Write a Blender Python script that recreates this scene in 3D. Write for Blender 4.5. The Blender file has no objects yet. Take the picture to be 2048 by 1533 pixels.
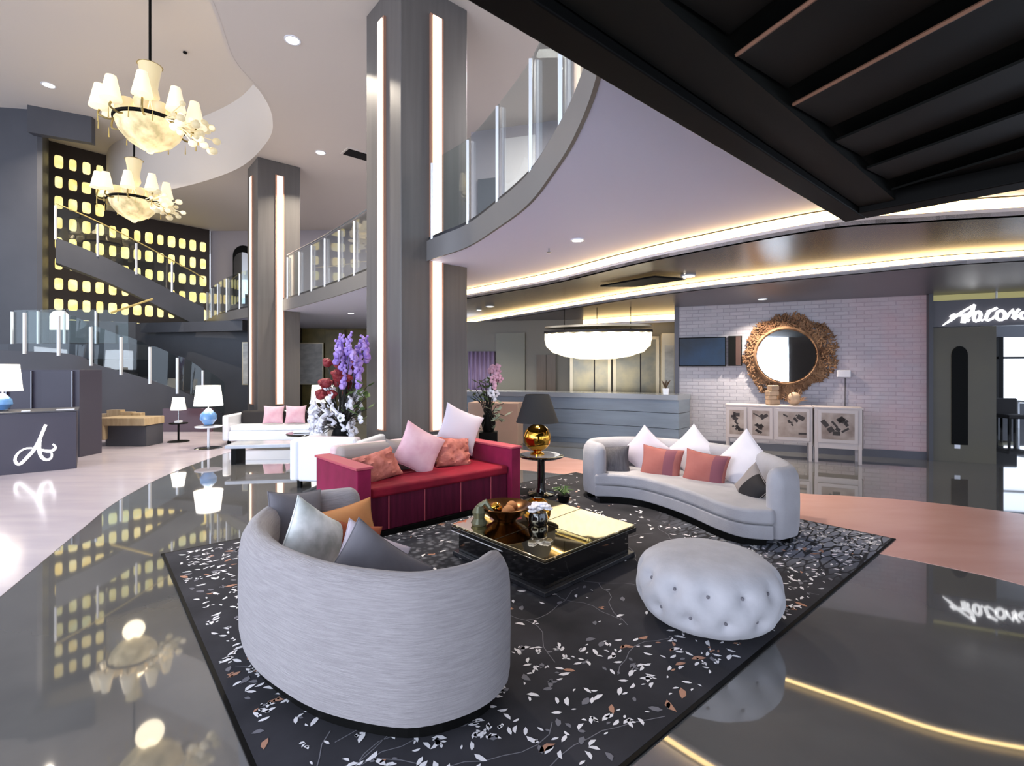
import bpy, bmesh, math, random
from mathutils import Vector, Matrix
random.seed(7)
S = bpy.context.scene
COL = S.collection
PI = math.pi
R = math.radians
# ------------------------------------------------------------------ camera
CAMH = 1.6
cd = bpy.data.cameras.new('camera'); cam = bpy.data.objects.new('camera', cd); COL.objects.link(cam)
cam.location = (0, 0, CAMH); cam.rotation_euler = (R(90), 0, 0)
cd.sensor_width = 36; cd.lens = 36*1000/2048; cd.shift_y = -26.5/2048; cd.clip_end = 200; cd.clip_start = .05
S.camera = cam
# ------------------------------------------------------------------ world and exposure
W = bpy.data.worlds.new('world'); S.world = W; W.use_nodes = True
bg = W.node_tree.nodes['Background']; bg.inputs[0].default_value = (.72, .82, 1.0, 1); bg.inputs[1].default_value = 2.3
S.view_settings.view_transform = 'Standard'; S.view_settings.look = 'None'
S.view_settings.gamma = 1; S.view_settings.exposure = 0.1; S.view_settings.use_curve_mapping = False

def area(name, loc, size, power, color=(1, 1, 1), rot=(0, 0, 0), sy=None, shape='RECTANGLE', spread=None):
    l = bpy.data.lights.new(name, 'AREA'); l.energy = power; l.color = color; l.shape = shape
    l.size = size
    if sy: l.size_y = sy
    if spread: l.spread = spread
    o = bpy.data.objects.new(name, l); COL.objects.link(o); o.location = loc; o.rotation_euler = rot
    return o
def point(name, loc, power, color=(1, .85, .65), rad=.15):
    l = bpy.data.lights.new(name, 'POINT'); l.energy = power; l.color = color; l.shadow_soft_size = rad
    o = bpy.data.objects.new(name, l); COL.objects.link(o); o.location = loc
    return o
# daylight through the glazed street side, left of and behind the camera, then an added fill
area('window_daylight', (-9.0, -3.5, 3.2), 9, 600, (.80, .86, 1.0), (R(82), 0, R(-48)), 5)
area('soffit_fill', (-2.9, -5.0, 1.5), 6, 400, (.84, .89, 1.0), (R(101), 0, R(-22)), 2.6)  # unseen area light tilted upwards, added to brighten the soffit

# ------------------------------------------------------------------ helpers
def P(px, py, z=0.0):
    d = (CAMH - z)*1000/(py-740)
    return Vector(((px-1024)/1000*d, d, z))
def Q(px, py, d):
    return Vector(((px-1024)/1000*d, d, CAMH-(py-740)/1000*d))
WM = {}
def wm(o): return WM.get(o.name, Matrix.Identity(4))
def tag(o, label=None, cat=None, group=None, kind=None):
    if label: o['label'] = label
    if cat: o['category'] = cat
    if group: o['group'] = group
    if kind: o['kind'] = kind
    return o
def thing(name, label, cat, loc=(0, 0, 0), rz=0, group=None):
    o = bpy.data.objects.new(name, None); COL.objects.link(o); o.empty_display_size = .1
    o.location = loc; o.rotation_euler = (0, 0, rz)
    WM[o.name] = Matrix.Translation(Vector(loc)) @ Matrix.Rotation(rz, 4, 'Z')
    return tag(o, label, cat, group)
class MB:
    def __init__(s): s.v = []; s.f = []; s.m = []
    def add(s, vs, fs, m=0):
        b = len(s.v); s.v += [Vector(v) for v in vs]
        for k, f in enumerate(fs):
            s.f.append([b+i for i in f]); s.m.append(m[k] if isinstance(m, list) else m)
        return s
    def box(s, c, d, rz=0, m=0, rot=None):
        M = Matrix.Translation(Vector(c)) @ (rot.to_4x4() if rot is not None else Matrix.Rotation(rz, 4, 'Z'))
        vs = [M @ Vector((x*d[0]/2, y*d[1]/2, z*d[2]/2)) for z in (-1, 1) for x, y in ((-1, -1), (1, -1), (1, 1), (-1, 1))]
        return s.add(vs, [(3, 2, 1, 0), (4, 5, 6, 7), (0, 1, 5, 4), (1, 2, 6, 5), (2, 3, 7, 6), (3, 0, 4, 7)], m)
    def prism(s, poly, z0, z1, m=0):
        n = len(poly)
        vs = [(p[0], p[1], z0) for p in poly]+[(p[0], p[1], z1) for p in poly]
        return s.add(vs, [list(range(n))[::-1], list(range(n, 2*n))]+[(i, (i+1) % n, n+(i+1) % n, n+i) for i in range(n)], m)
    def grid(s, rows, cu=False, cv=False, m=0):
        nr, nc = len(rows), len(rows[0]); vs = [p for r in rows for p in r]; fs = []
        for i in range(nr if cv else nr-1):
            for j in range(nc if cu else nc-1):
                a, b = i*nc+j, i*nc+(j+1) % nc; c, d = ((i+1) % nr)*nc+(j+1) % nc, ((i+1) % nr)*nc+j
                fs.append((a, b, c, d))
        return s.add(vs, fs, m)
    def tube(s, pts, r, n=8, m=0, caps=True):
        pts = [Vector(p) for p in pts]; rows = []; N = len(pts)
        if not hasattr(r, '__len__'): r = [r]*N
        up = None
        for i, p in enumerate(pts):
            t = (pts[min(i+1, N-1)]-pts[max(i-1, 0)]).normalized()
            if up is None: up = Vector((0, 0, 1)) if abs(t.z) < .9 else Vector((1, 0, 0))
            a = t.cross(up).normalized(); b = a.cross(t).normalized(); up = b
            rows.append([p+(a*math.cos(k*2*PI/n)+b*math.sin(k*2*PI/n))*r[i] for k in range(n)])
        s.grid(rows, cu=True, m=m)
        if caps:
            s.add(rows[0], [list(range(n))], m); s.add(rows[-1], [list(range(n))[::-1]], m)
        return s
    def lathe(s, prof, c=(0, 0, 0), n=24, m=0, M=None, sx=1, sy=1):
        c = Vector(c); rows = []
        for r, z in prof:
            row = [Vector((max(r, 1e-4)*sx*math.cos(k*2*PI/n), max(r, 1e-4)*sy*math.sin(k*2*PI/n), z)) for k in range(n)]
            rows.append([(M @ p if M else p)+c for p in row])
        return s.grid(rows, cu=True, m=m)
    def ball(s, c, r, sc=(1, 1, 1), n=10, m=0, M=None):
        prof = [(math.sin(t)*r, -math.cos(t)*r) for t in [PI*k/(n//2+1) for k in range(n//2+2)]]
        M2 = Matrix.Diagonal(sc)
        if M is not None: M2 = M.to_3x3() @ M2
        return s.lathe(prof, c, n, m, M2)
    def sweep(s, path, prof, n_in, m=0):
        pass
    def build(s, name, mats, parent=None, smooth=False, bevel=0, seg=2, local=False, sub=0, angle=40, merge=False, org=None):
        me = bpy.data.meshes.new(name)
        vs = s.v
        if parent is not None and not local:
            iv = wm(parent).inverted(); vs = [iv @ v for v in vs]
        if org is not None:
            vs = [v-Vector(org) for v in vs]
        me.from_pydata([tuple(v) for v in vs], [], s.f)
        if not isinstance(mats, (list, tuple)): mats = [mats]
        for k in mats: me.materials.append(k)
        me.polygons.foreach_set('material_index', s.m)
        bm = bmesh.new(); bm.from_mesh(me)
        bmesh.ops.remove_doubles(bm, verts=bm.verts, dist=2e-4)
        bmesh.ops.recalc_face_normals(bm, faces=bm.faces)
        bm.to_mesh(me); bm.free()
        if smooth:
            me.polygons.foreach_set('use_smooth', [True]*len(me.polygons))
            if not sub:
                me.set_sharp_from_angle(angle=R(angle))
        o = bpy.data.objects.new(name, me); COL.objects.link(o)
        if org is not None: o.location = org
        if parent is not None:
            o.parent = parent; WM[o.name] = wm(parent)
        if bevel:
            b = o.modifiers.new('bevel', 'BEVEL'); b.width = bevel; b.segments = seg; b.limit_method = 'ANGLE'; b.angle_limit = R(35)
            me.polygons.foreach_set('use_smooth', [True]*len(me.polygons)); b.harden_normals = True
        if sub:
            b = o.modifiers.new('sub', 'SUBSURF'); b.levels = sub; b.render_levels = sub
        return o
def struct(name, mb, m, **k):
    return tag(mb.build(name, m, **k), kind='structure')
def cat_rom(pts, n=8, closed=False):
    pts = [Vector(p) for p in pts]; out = []; N = len(pts)
    rng = range(N if closed else N-1)
    for i in rng:
        g = (lambda k: pts[k % N]) if closed else (lambda k: pts[max(0, min(N-1, k))])
        p0, p1, p2, p3 = g(i-1), g(i), g(i+1), g(i+2)
        for j in range(n):
            t = j/n
            out.append(.5*((2*p1)+(p2-p0)*t+(2*p0-5*p1+4*p2-p3)*t*t+(3*p1-p0-3*p2+p3)*t*t*t))
    if not closed: out.append(pts[-1])
    return out
def resample(pts, n):
    pts = [Vector(p) for p in pts]; L = [0]
    for a, b in zip(pts, pts[1:]): L.append(L[-1]+(b-a).length)
    out = []; j = 0
    for k in range(n):
        t = L[-1]*k/(n-1)
        while j < len(L)-2 and L[j+1] < t: j += 1
        f = (t-L[j])/max(1e-9, L[j+1]-L[j]); out.append(pts[j].lerp(pts[j+1], min(1, f)))
    return out
def ribbon(mb, path, z0, z1, off0, off1, m=0):
    """solid band following a plan path, between two sideways offsets (left of travel positive)"""
    path = [Vector((p[0], p[1], 0)) for p in path]; N = len(path); rows = []
    for i, p in enumerate(path):
        t = (path[min(i+1, N-1)]-path[max(i-1, 0)]).normalized(); nn = Vector((-t.y, t.x, 0))
        rows.append([p+nn*off0+Vector((0, 0, z0)), p+nn*off1+Vector((0, 0, z0)), p+nn*off1+Vector((0, 0, z1)), p+nn*off0+Vector((0, 0, z1))])
    mb.grid(rows, cu=True, m=m); mb.add(rows[0], [(0, 1, 2, 3)], m); mb.add(rows[-1], [(3, 2, 1, 0)], m)
    return mb

# ------------------------------------------------------------------ materials
def lin(c):
    if isinstance(c, str):
        c = [int(c[i:i+2], 16)/255 for i in (0, 2, 4)]
        c = [x/12.92 if x <= .04045 else ((x+.055)/1.055)**2.4 for x in c]
    return (c[0], c[1], c[2], 1)
def mat(name, col, rough=.5, metal=0, emit=None, es=0, noise=None, col2=None, bump=0, bscale=60, stretch=(1, 1, 1), coat=0, spec=None, sheen=0):
    m = bpy.data.materials.new(name); m.use_nodes = True; nt = m.node_tree; b = nt.nodes['Principled BSDF']
    b.inputs['Base Color'].default_value = lin(col); b.inputs['Roughness'].default_value = rough; b.inputs['Metallic'].default_value = metal
    if spec is not None: b.inputs['Specular IOR Level'].default_value = spec
    if coat: b.inputs['Coat Weight'].default_value = coat; b.inputs['Coat Roughness'].default_value = .03; b.inputs['Coat IOR'].default_value = 1.7
    if sheen: b.inputs['Sheen Weight'].default_value = sheen
    if emit is not None:
        b.inputs['Emission Color'].default_value = lin(emit); b.inputs['Emission Strength'].default_value = es
    if noise or bump:
        tc = nt.nodes.new('ShaderNodeTexCoord'); mp = nt.nodes.new('ShaderNodeMapping'); mp.inputs['Scale'].default_value = stretch
        nt.links.new(tc.outputs['Object'], mp.inputs[0])
    if noise:
        nz = nt.nodes.new('ShaderNodeTexNoise'); nz.inputs['Scale'].default_value = noise; nz.inputs['Detail'].default_value = 6
        nt.links.new(mp.outputs[0], nz.inputs['Vector'])
        cr = nt.nodes.new('ShaderNodeValToRGB'); cr.color_ramp.elements[0].color = lin(col); cr.color_ramp.elements[1].color = lin(col2 or col)
        cr.color_ramp.elements[0].position = .35; cr.color_ramp.elements[1].position = .65
        nt.links.new(nz.outputs[0], cr.inputs[0]); nt.links.new(cr.outputs[0], b.inputs['Base Color'])
        if emit is not None and col2: nt.links.new(cr.outputs[0], b.inputs['Emission Color'])
    if bump:
        n2 = nt.nodes.new('ShaderNodeTexNoise'); n2.inputs['Scale'].default_value = bscale; n2.inputs['Detail'].default_value = 4
        nt.links.new(mp.outputs[0], n2.inputs['Vector'])
        bp = nt.nodes.new('ShaderNodeBump'); bp.inputs['Strength'].default_value = bump; bp.inputs['Distance'].default_value = .01
        nt.links.new(n2.outputs[0], bp.inputs['Height']); nt.links.new(bp.outputs[0], b.inputs['Normal'])
    return m
def glassm(name, tint=(.9, .95, .95), base=.04):
    m = bpy.data.materials.new(name); m.use_nodes = True; nt = m.node_tree; nt.nodes.clear()
    o = nt.nodes.new('ShaderNodeOutputMaterial'); mx = nt.nodes.new('ShaderNodeMixShader'); t = nt.nodes.new('ShaderNodeBsdfTransparent')
    g = nt.nodes.new('ShaderNodeBsdfGlossy'); g.inputs['Roughness'].default_value = .02; t.inputs[0].default_value = (*tint, 1)
    fr = nt.nodes.new('ShaderNodeLayerWeight'); fr.inputs[0].default_value = .5
    pw = nt.nodes.new('ShaderNodeMath'); pw.operation = 'POWER'; pw.inputs[1].default_value = 4
    ad = nt.nodes.new('ShaderNodeMath'); ad.operation = 'MULTIPLY_ADD'; ad.inputs[1].default_value = .7; ad.inputs[2].default_value = base; ad.use_clamp = True
    nt.links.new(fr.outputs['Facing'], pw.inputs[0]); nt.links.new(pw.outputs[0], ad.inputs[0]); nt.links.new(ad.outputs[0], mx.inputs[0])
    nt.links.new(t.outputs[0], mx.inputs[1]); nt.links.new(g.outputs[0], mx.inputs[2]); nt.links.new(mx.outputs[0], o.inputs[0])
    return m
M = {}
M['floor'] = mat('dark_polished_stone', '605F5F', .035, noise=1.3, col2='6B6A69', spec=.9, coat=.5)
M['pale'] = mat('pale_lilac_stone', 'BDB4BE', .14, noise=1.0, col2='C9BFC6', stretch=(1, 4, 1), spec=.5)
M['salmon'] = mat('salmon_stone', 'DFAFA3', .2, noise=.9, col2='D6A397', stretch=(1, 3, 1), spec=.35)
M['tan'] = mat('tan_stone', 'C7A793', .2, noise=1.0, col2='BFA08C')
M['ceil'] = mat('white_plaster', 'D2C9C0', .7)
M['soffit'] = mat('soffit_plaster', 'DDE0FA', .6)
M['darkceil'] = mat('brown_stretch_ceiling', '4A4440', .22, noise=.8, col2='5A5348', stretch=(1, 1, 1), spec=.8)
M['lowceil'] = mat('grey_ceiling', '5E5C64', .35)
M['lip'] = mat('cove_lip_white', 'DAD5D8', .5)
M['gold_led'] = mat('warm_led', 'FFD080', .5, emit=(1, .70, .30), es=7.0)
M['strip'] = mat('warm_strip', 'FFEBD0', .5, emit=(1, .84, .66), es=1.7)
M['strip_frame'] = mat('copper_frame', 'C89A84', .35, .6)
M['pillar'] = mat('column_cladding', '55514F', .42, noise=2.2, col2='5C5856', stretch=(6, 6, .3), spec=.5)
M['dark'] = mat('charcoal_wall', '43444B', .5, noise=.7, col2='4B4C53')
M['darker'] = mat('black_brown', '2A211E', .5)
M['panelgrey'] = mat('cabinet_charcoal', '3E3B48', .4)
M['black'] = mat('black_matt', '030303', .6, spec=.15)
M['canopy'] = mat('canopy_black', '0C0D0C', .6, noise=1.5, col2='0F100E', spec=.2)
M['copper'] = mat('copper_edge', '8A6450', .45, .4)
M['gloss_black'] = mat('black_gloss', '101012', .08, coat=.6)
M['white'] = mat('white_lacquer', 'E9ECF4', .3)
M['metal'] = mat('white_metal', 'E6E8EC', .25, .3)
M['steel'] = mat('steel', 'B9BCC2', .2, .9)
M['glass'] = glassm('clear_glass')
M['glass_dark'] = glassm('grey_glass', (.72, .76, .80), .10)
M['pane'] = mat('lit_pane', 'FFDF80', .6, emit=(1, .82, .4), es=.95, noise=2.5, col2='FFF3B8')
M['shade'] = mat('lamp_shade_lit', 'FFF6E6', .6, emit=(1, .95, .86), es=1.6)
M['cshade'] = mat('chandelier_shade', 'FFF4D8', .6, emit=(1, .84, .56), es=.5)
M['alab'] = mat('alabaster', 'F4DFAE', .5, emit=(1, 1, 1), es=.62, noise=5, col2='B8A676', bump=.3, bscale=9)
M['brass'] = mat('aged_brass', '9A8A5A', .35, .8)
M['gold'] = mat('gold_mirror', 'D9A441', .06, 1)
M['bronze_mirror'] = mat('bronze_mirror', 'D8CBA8', .03, 1)
M['fabric'] = mat('grey_boucle', '9C979B', .9, noise=9, col2='8D888C', bump=.6, bscale=22, stretch=(.9, .9, 16), sheen=.2)
M['fabric2'] = mat('grey_wool', 'A6A4AA', .9, noise=5, col2='9D9BA1', bump=.2, bscale=90, sheen=.2)
M['pouf'] = mat('pouf_wool', 'B8B7BE', .9, noise=7, col2='ABAAB1', bump=.25, bscale=30, sheen=.2)
M['magenta'] = mat('magenta_velvet', '7A0F38', .7, noise=4, col2='8C1644', sheen=.1, spec=.2)
M['wine'] = mat('wine_velvet', '52102A', .7, noise=6, col2='641634', stretch=(6, 6, .6), spec=.2)
M['rose'] = mat('rose_piping', 'B04A58', .6)
M['redseat'] = mat('crimson_seat', '741026', .7, noise=3, col2='94182F', bump=.6, bscale=5, spec=.2)
M['pinkwhite'] = mat('pink_white_cloth', 'D6C2C4', .85, noise=4, col2='CDB6BC')
M['greyback'] = mat('stone_grey_cloth', '9B928E', .85)
M['c_grey'] = mat('cushion_slate', '66646B', .85, noise=5, col2='74727A', bump=.3, bscale=12)
M['c_dark'] = mat('cushion_charcoal', '47454A', .85, noise=8, col2='57555B', bump=.5, bscale=14, stretch=(8, 8, 1))
M['c_marble'] = mat('cushion_marbled', 'EEF0F2', .8, noise=6, col2='A9B0AE', bump=.2, bscale=10)
M['c_orange'] = mat('cushion_orange', 'C58A55', .8, noise=3, col2='B3703E')
M['c_rust'] = mat('cushion_rust', '8C3A1C', .8, noise=4, col2='A3502C')
M['c_pink'] = mat('cushion_pink', 'D8B4BE', .8, noise=5, col2='C79AA8')
M['c_coral'] = mat('cushion_coral', 'A3665F', .85, noise=4, col2='975A54', spec=.2)
M['c_plum'] = mat('cushion_plum', '7A4450', .8)
M['c_ruffle'] = mat('cushion_rose_petals', 'C97C70', .85, noise=9, col2='A3584A', bump=.8, bscale=18)
M['c_white'] = mat('cushion_white', 'DAD6DC', .85, noise=4, col2='D0CCD4')
M['c_light'] = mat('cushion_lilac', 'C6BCC8', .85)
M['c_black'] = mat('cushion_black', '1E1B1D', .8)
M['c_brown'] = mat('cushion_taupe', '8F8683', .85)
M['reception'] = mat('reception_blue_grey', '6A7482', .3, noise=1.2, col2='74808F', stretch=(1, 1, 8))
M['rec_top'] = mat('reception_top', '858A93', .2)
M['rec_wall'] = mat('reception_wall', '77736C', .6)
M['wood'] = mat('brown_wood', '5A4D42', .4, noise=3, col2='64564A', stretch=(6, 6, .5))
M['beige'] = mat('beige_wood', 'B9A382', .45, noise=3, col2='A8916F', stretch=(5, 5, 1))
M['frame_gold'] = mat('champagne_frame', 'D6C8AC', .35, .4)
M['mirror'] = mat('mirror', 'E4E8EA', .02, 1)
M['screen'] = mat('tv_screen', '08101A', .35, spec=.2, emit=(.05, .16, .32), es=.2, noise=1.2, col2='0E2A48')
M['upper'] = mat('upper_wall', 'A79FA4', .7)
M['upper_w'] = mat('upper_panel_white', 'D6D0D0', .6)
M['upper_d'] = mat('upper_panel_grey', '63646B', .5)
M['olive'] = mat('olive_gold_wall', '8A7A42', .4, noise=2, col2='6E6136')
M['art'] = mat('pale_print', 'CFCDC8', .6, noise=3, col2='AEADAA', stretch=(1, 1, 2))
M['root'] = mat('driftwood', 'A07B5C', .95, noise=5, col2='67462F', bump=.6, bscale=30)
M['stump'] = mat('pale_driftwood', 'B79C82', .8, noise=6, col2='9A8068')
M['con'] = mat('console_taupe', 'B5A9A8', .4)
M['con_art'] = mat('console_panel', '7C6A63', .6, noise=4, col2='A3948C')
M['con_dark'] = mat('console_ink', '2E2422', .6)
M['blueglass'] = mat('blue_glass', '5C8CC4', .08, coat=.5)
M['white_stone'] = mat('white_marble', 'C6CAD4', .2, noise=2, col2='A6ABB8')
M['leaf'] = mat('leaf_green', '3F5A2C', .6, noise=8, col2='6A8050')
M['leafpale'] = mat('leaf_pale', 'AEB8A4', .6, noise=8, col2='7E8C74')
M['purple'] = mat('purple_petal', '7A5CB8', .6, noise=10, col2='B79AD8')
M['pinkpet'] = mat('pink_petal', 'D8A8BC', .6)
M['red_pet'] = mat('dark_red_petal', '6B1420', .6, noise=14, col2='8E2A30')
M['whitepet'] = mat('white_petal', 'E4E4EE', .6)
M['stem'] = mat('dark_stem', '1A1A16', .6)
M['shade_grey'] = mat('grey_lamp_shade', '242426', .8, spec=.2)
M['baseb'] = mat('baseboard_slate', '4A4A55', .4)
M['door_wall'] = mat('portal_bronze', '57503F', .35, noise=.8, col2='4C463C')
M['terr'] = mat('step_stone', '3A3A42', .4)
M['yellow'] = mat('brass_rail', 'D8C27A', .3, .5)
M['violet'] = mat('violet_curtain', '6C5C80', .7, noise=6, col2='8A7A9C', stretch=(10, 10, .5))
M['lit_sign'] = mat('sign_white', 'FFFFFF', .4, emit=(1, 1, 1), es=1.6)

def brick_mat():
    m = bpy.data.materials.new('painted_brick'); m.use_nodes = True; nt = m.node_tree; b = nt.nodes['Principled BSDF']
    tc = nt.nodes.new('ShaderNodeTexCoord'); br = nt.nodes.new('ShaderNodeTexBrick')
    sx = nt.nodes.new('ShaderNodeSeparateXYZ'); cx = nt.nodes.new('ShaderNodeCombineXYZ')
    nt.links.new(tc.outputs['Object'], sx.inputs[0]); nt.links.new(sx.outputs[0], cx.inputs[0]); nt.links.new(sx.outputs[2], cx.inputs[1])
    nt.links.new(cx.outputs[0], br.inputs[0]); br.inputs['Scale'].default_value = 1
    br.inputs['Brick Width'].default_value = .24; br.inputs['Row Height'].default_value = .075; br.inputs['Mortar Size'].default_value = .006
    br.inputs['Color1'].default_value = lin('A8A5AD'); br.inputs['Color2'].default_value = lin('B4B0B8'); br.inputs['Mortar'].default_value = lin('97939C')
    # brick colour turns rosier in patches towards the doorway end of the wall
    n = nt.nodes.new('ShaderNodeTexNoise'); n.inputs['Scale'].default_value = 2.2; nt.links.new(tc.outputs['Object'], n.inputs[0])
    mr = nt.nodes.new('ShaderNodeMapRange'); mr.inputs[1].default_value = 2.4; mr.inputs[2].default_value = 4.3; nt.links.new(sx.outputs[0], mr.inputs[0])
    mu = nt.nodes.new('ShaderNodeMath'); mu.operation = 'MULTIPLY'; nt.links.new(mr.outputs[0], mu.inputs[0]); nt.links.new(n.outputs[0], mu.inputs[1])
    mx = nt.nodes.new('ShaderNodeMix'); mx.data_type = 'RGBA'; nt.links.new(mu.outputs[0], mx.inputs[0])
    nt.links.new(br.outputs[0], mx.inputs[6]); mx.inputs[7].default_value = lin('C59A9E')
    nt.links.new(mx.outputs[2], b.inputs['Base Color']); b.inputs['Roughness'].default_value = .6
    n3 = nt.nodes.new('ShaderNodeTexNoise'); n3.inputs['Scale'].default_value = 14; nt.links.new(tc.outputs['Object'], n3.inputs[0])
    ad = nt.nodes.new('ShaderNodeMath'); ad.operation = 'MULTIPLY_ADD'; nt.links.new(br.outputs[1], ad.inputs[0]); ad.inputs[1].default_value = -1
    nt.links.new(n3.outputs[0], ad.inputs[2])
    bp = nt.nodes.new('ShaderNodeBump'); bp.inputs['Distance'].default_value = .012; bp.inputs['Strength'].default_value = .7
    nt.links.new(ad.outputs[0], bp.inputs['Height']); nt.links.new(bp.outputs[0], b.inputs['Normal'])
    return m
M['brick'] = brick_mat()

def rug_mat():
    m = bpy.data.materials.new('rug_pile'); m.use_nodes = True; nt = m.node_tree; b = nt.nodes['Principled BSDF']
    b.inputs['Roughness'].default_value = .95
    tc = nt.nodes.new('ShaderNodeTexCoord')
    n1 = nt.nodes.new('ShaderNodeTexNoise'); n1.inputs['Scale'].default_value = 1.6; n1.inputs['Detail'].default_value = 8; nt.links.new(tc.outputs['Object'], n1.inputs[0])
    cr = nt.nodes.new('ShaderNodeValToRGB'); e = cr.color_ramp.elements; e[0].position = .35; e[0].color = lin('17171E'); e[1].position = .7; e[1].color = lin('3A3940')
    nt.links.new(n1.outputs[0], cr.inputs[0])
    # branch net woven over grey blue pools
    mp = nt.nodes.new('ShaderNodeMapping'); mp.inputs['Rotation'].default_value = (0, 0, R(48)); mp.inputs['Scale'].default_value = (1, 3.2, 1); nt.links.new(tc.outputs['Object'], mp.inputs[0])
    v = nt.nodes.new('ShaderNodeTexVoronoi'); v.feature = 'DISTANCE_TO_EDGE'; v.inputs['Scale'].default_value = 4.5; nt.links.new(mp.outputs[0], v.inputs['Vector'])
    cr2 = nt.nodes.new('ShaderNodeValToRGB'); e = cr2.color_ramp.elements; e[0].position = .05; e[0].color = lin('101014'); e[1].position = .10; e[1].color = lin('8A8E9C')
    nt.links.new(v.outputs['Distance'], cr2.inputs[0])
    def mask(c, r0, r1):
        d = nt.nodes.new('ShaderNodeVectorMath'); d.operation = 'DISTANCE'; nt.links.new(tc.outputs['Object'], d.inputs[0]); d.inputs[1].default_value = c
        k = nt.nodes.new('ShaderNodeMapRange'); k.inputs[1].default_value = r0; k.inputs[2].default_value = r1; k.inputs[3].default_value = 1; k.inputs[4].default_value = 0
        nt.links.new(d.outputs['Value'], k.inputs[0]); return k
    k1 = mask((4.9, .75, 0), .5, 1.35)
    mx = nt.nodes.new('ShaderNodeMix'); mx.data_type = 'RGBA'; nt.links.new(k1.outputs[0], mx.inputs[0]); nt.links.new(cr.outputs[0], mx.inputs[6]); nt.links.new(cr2.outputs[0], mx.inputs[7])
    v2 = nt.nodes.new('ShaderNodeTexVoronoi'); v2.inputs['Scale'].default_value = 16; nt.links.new(tc.outputs['Object'], v2.inputs['Vector'])
    cr3 = nt.nodes.new('ShaderNodeValToRGB'); e = cr3.color_ramp.elements; e[0].position = .0; e[0].color = lin('74767F'); e[1].position = .55; e[1].color = lin('23252E')
    nt.links.new(v2.outputs['Distance'], cr3.inputs[0])
    k2 = mask((1.95, 2.35, 0), .55, 1.15)
    mx2 = nt.nodes.new('ShaderNodeMix'); mx2.data_type = 'RGBA'; nt.links.new(k2.outputs[0], mx2.inputs[0]); nt.links.new(mx.outputs[2], mx2.inputs[6]); nt.links.new(cr3.outputs[0], mx2.inputs[7])
    nt.links.new(mx2.outputs[2], b.inputs['Base Color'])
    return m
M['rug'] = rug_mat()
M['petal_w'] = mat('rug_petal_white', 'F2F0F4', .9); M['petal_t'] = mat('rug_petal_tan', 'B98A72', .9); M['petal_g'] = mat('rug_petal_grey', '77767E', .9)

E1 = Vector((.76, .65, 0)).normalized(); E2 = Vector((-.65, .76, 0)).normalized(); GA = math.atan2(.65, .76)
# ------------------------------------------------------------------ floor
struct('floor', MB().prism([(-24, -8), (16, -8), (16, 26), (-24, 26)], -.1, 0), M['floor'])
lb = cat_rom([P(-260, 1480), P(-60, 1245), P(0, 1195), P(160, 1062), P(240, 1000), P(345, 946), P(455, 906), P(520, 893), (-6.5, 12.4, 0), (-9, 13.2, 0)], 6)
struct('floor_pale_ring', MB().prism([(p.x, p.y) for p in lb]+[(-23, 14), (-23, 0)], .0005, .003), M['pale'])
up = cat_rom([(.05, 10.2, 0), (.9, 9.2, 0), P(1250, 935), P(1400, 955), P(1580, 985), P(1700, 993), P(1840, 1004), P(2048, 1030), P(2300, 1080)], 6)
lo = cat_rom([(2.9, 4.75, 0), P(1740, 1104), P(1900, 1137), P(2048, 1172), P(2300, 1250)], 6)
lo2 = [(.9, 7.6, 0), (2.2, 5.6, 0)]
struct('floor_salmon_ring', MB().prism([(p[0], p[1]) for p in up]+[(p[0], p[1]) for p in lo[::-1]]+[(p[0], p[1]) for p in lo2[::-1]]+[(-.3, 8.2)], .0005, .003), M['salmon'])

# ------------------------------------------------------------------ ceilings
dome = cat_rom([(-2.2, -2, 0), (-3.3, 2, 0), (-4.2, 5.6, 0), P(425, 0, 7.4), P(470, 120, 7.4), P(530, 190, 7.4), P(550, 240, 7.4), P(540, 282, 7.4), P(490, 332, 7.4), P(420, 361, 7.4), P(345, 380, 7.4), (-13.6, 17.2, 0), (-15.4, 18.9, 0), (-18, 21, 0)], 8)
struct('ceiling_dome', MB().prism([(-24, -2), (2, -2), (2, 24), (-24, 24)], 9.4, 9.55), M['ceil'])
struct('ceiling_upper', MB().prism([(p.x, p.y) for p in dome]+[(-18, 25), (14, 25), (14, -2)], 7.4, 7.5), M['ceil'])
fb = MB(); ribbon(fb, dome, 7.397, 9.4, 0, .05); struct('trim_dome_edge', fb, M['ceil'], smooth=True)
edge = [(-13.2, 21.5, 0), (-12.2, 20.0, 0), (-10.6, 18.0, 0), (-9.2, 16.5, 0), (-7.8, 15.3, 0), (-6.4, 14.0, 0), (-4.55, 11.95, 0), (-2.8, 9.8, 0), (-1.95, 8.6, 0), (-1.2, 7.5, 0), (-.6, 6.75, 0), (-.14, 5.8, 0), (.18, 5.0, 0), (.36, 4.2, 0), (.47, 3.5, 0), (.5, 2.7, 0), (.4, 1.4, 0), (0, -.6, 0)]
E = cat_rom(edge, 8)
c1 = cat_rom([(-3.6, 21, 0), (-2.9, 16, 0), (-2.2, 12.6, 0), P(905, 585, 3.25), P(940, 577, 3.25), P(1100, 545, 3.25), P(1250, 505, 3.25), P(1400, 470, 3.25), P(1650, 420, 3.25), P(1840, 404, 3.25), P(2048, 390, 3.25), (9, 3.9, 0), (14, 3.3, 0)], 8)
c2 = cat_rom([(-3.2, 21, 0), (-2.4, 17.5, 0), P(935, 642, 3.06), P(1100, 612, 3.06), P(1340, 572, 3.06), P(1700, 530, 3.06), P(2048, 500, 3.06), (10, 5.4, 0), (14, 4.8, 0)], 8)
slab = MB().prism([(p.x, p.y) for p in E]+[(14, -.6), (14, 3.3)]+[(p.x, p.y) for p in c1[::-1]], 3.25, 3.27)
struct('ceiling_soffit', slab, M['soffit'])
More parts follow.
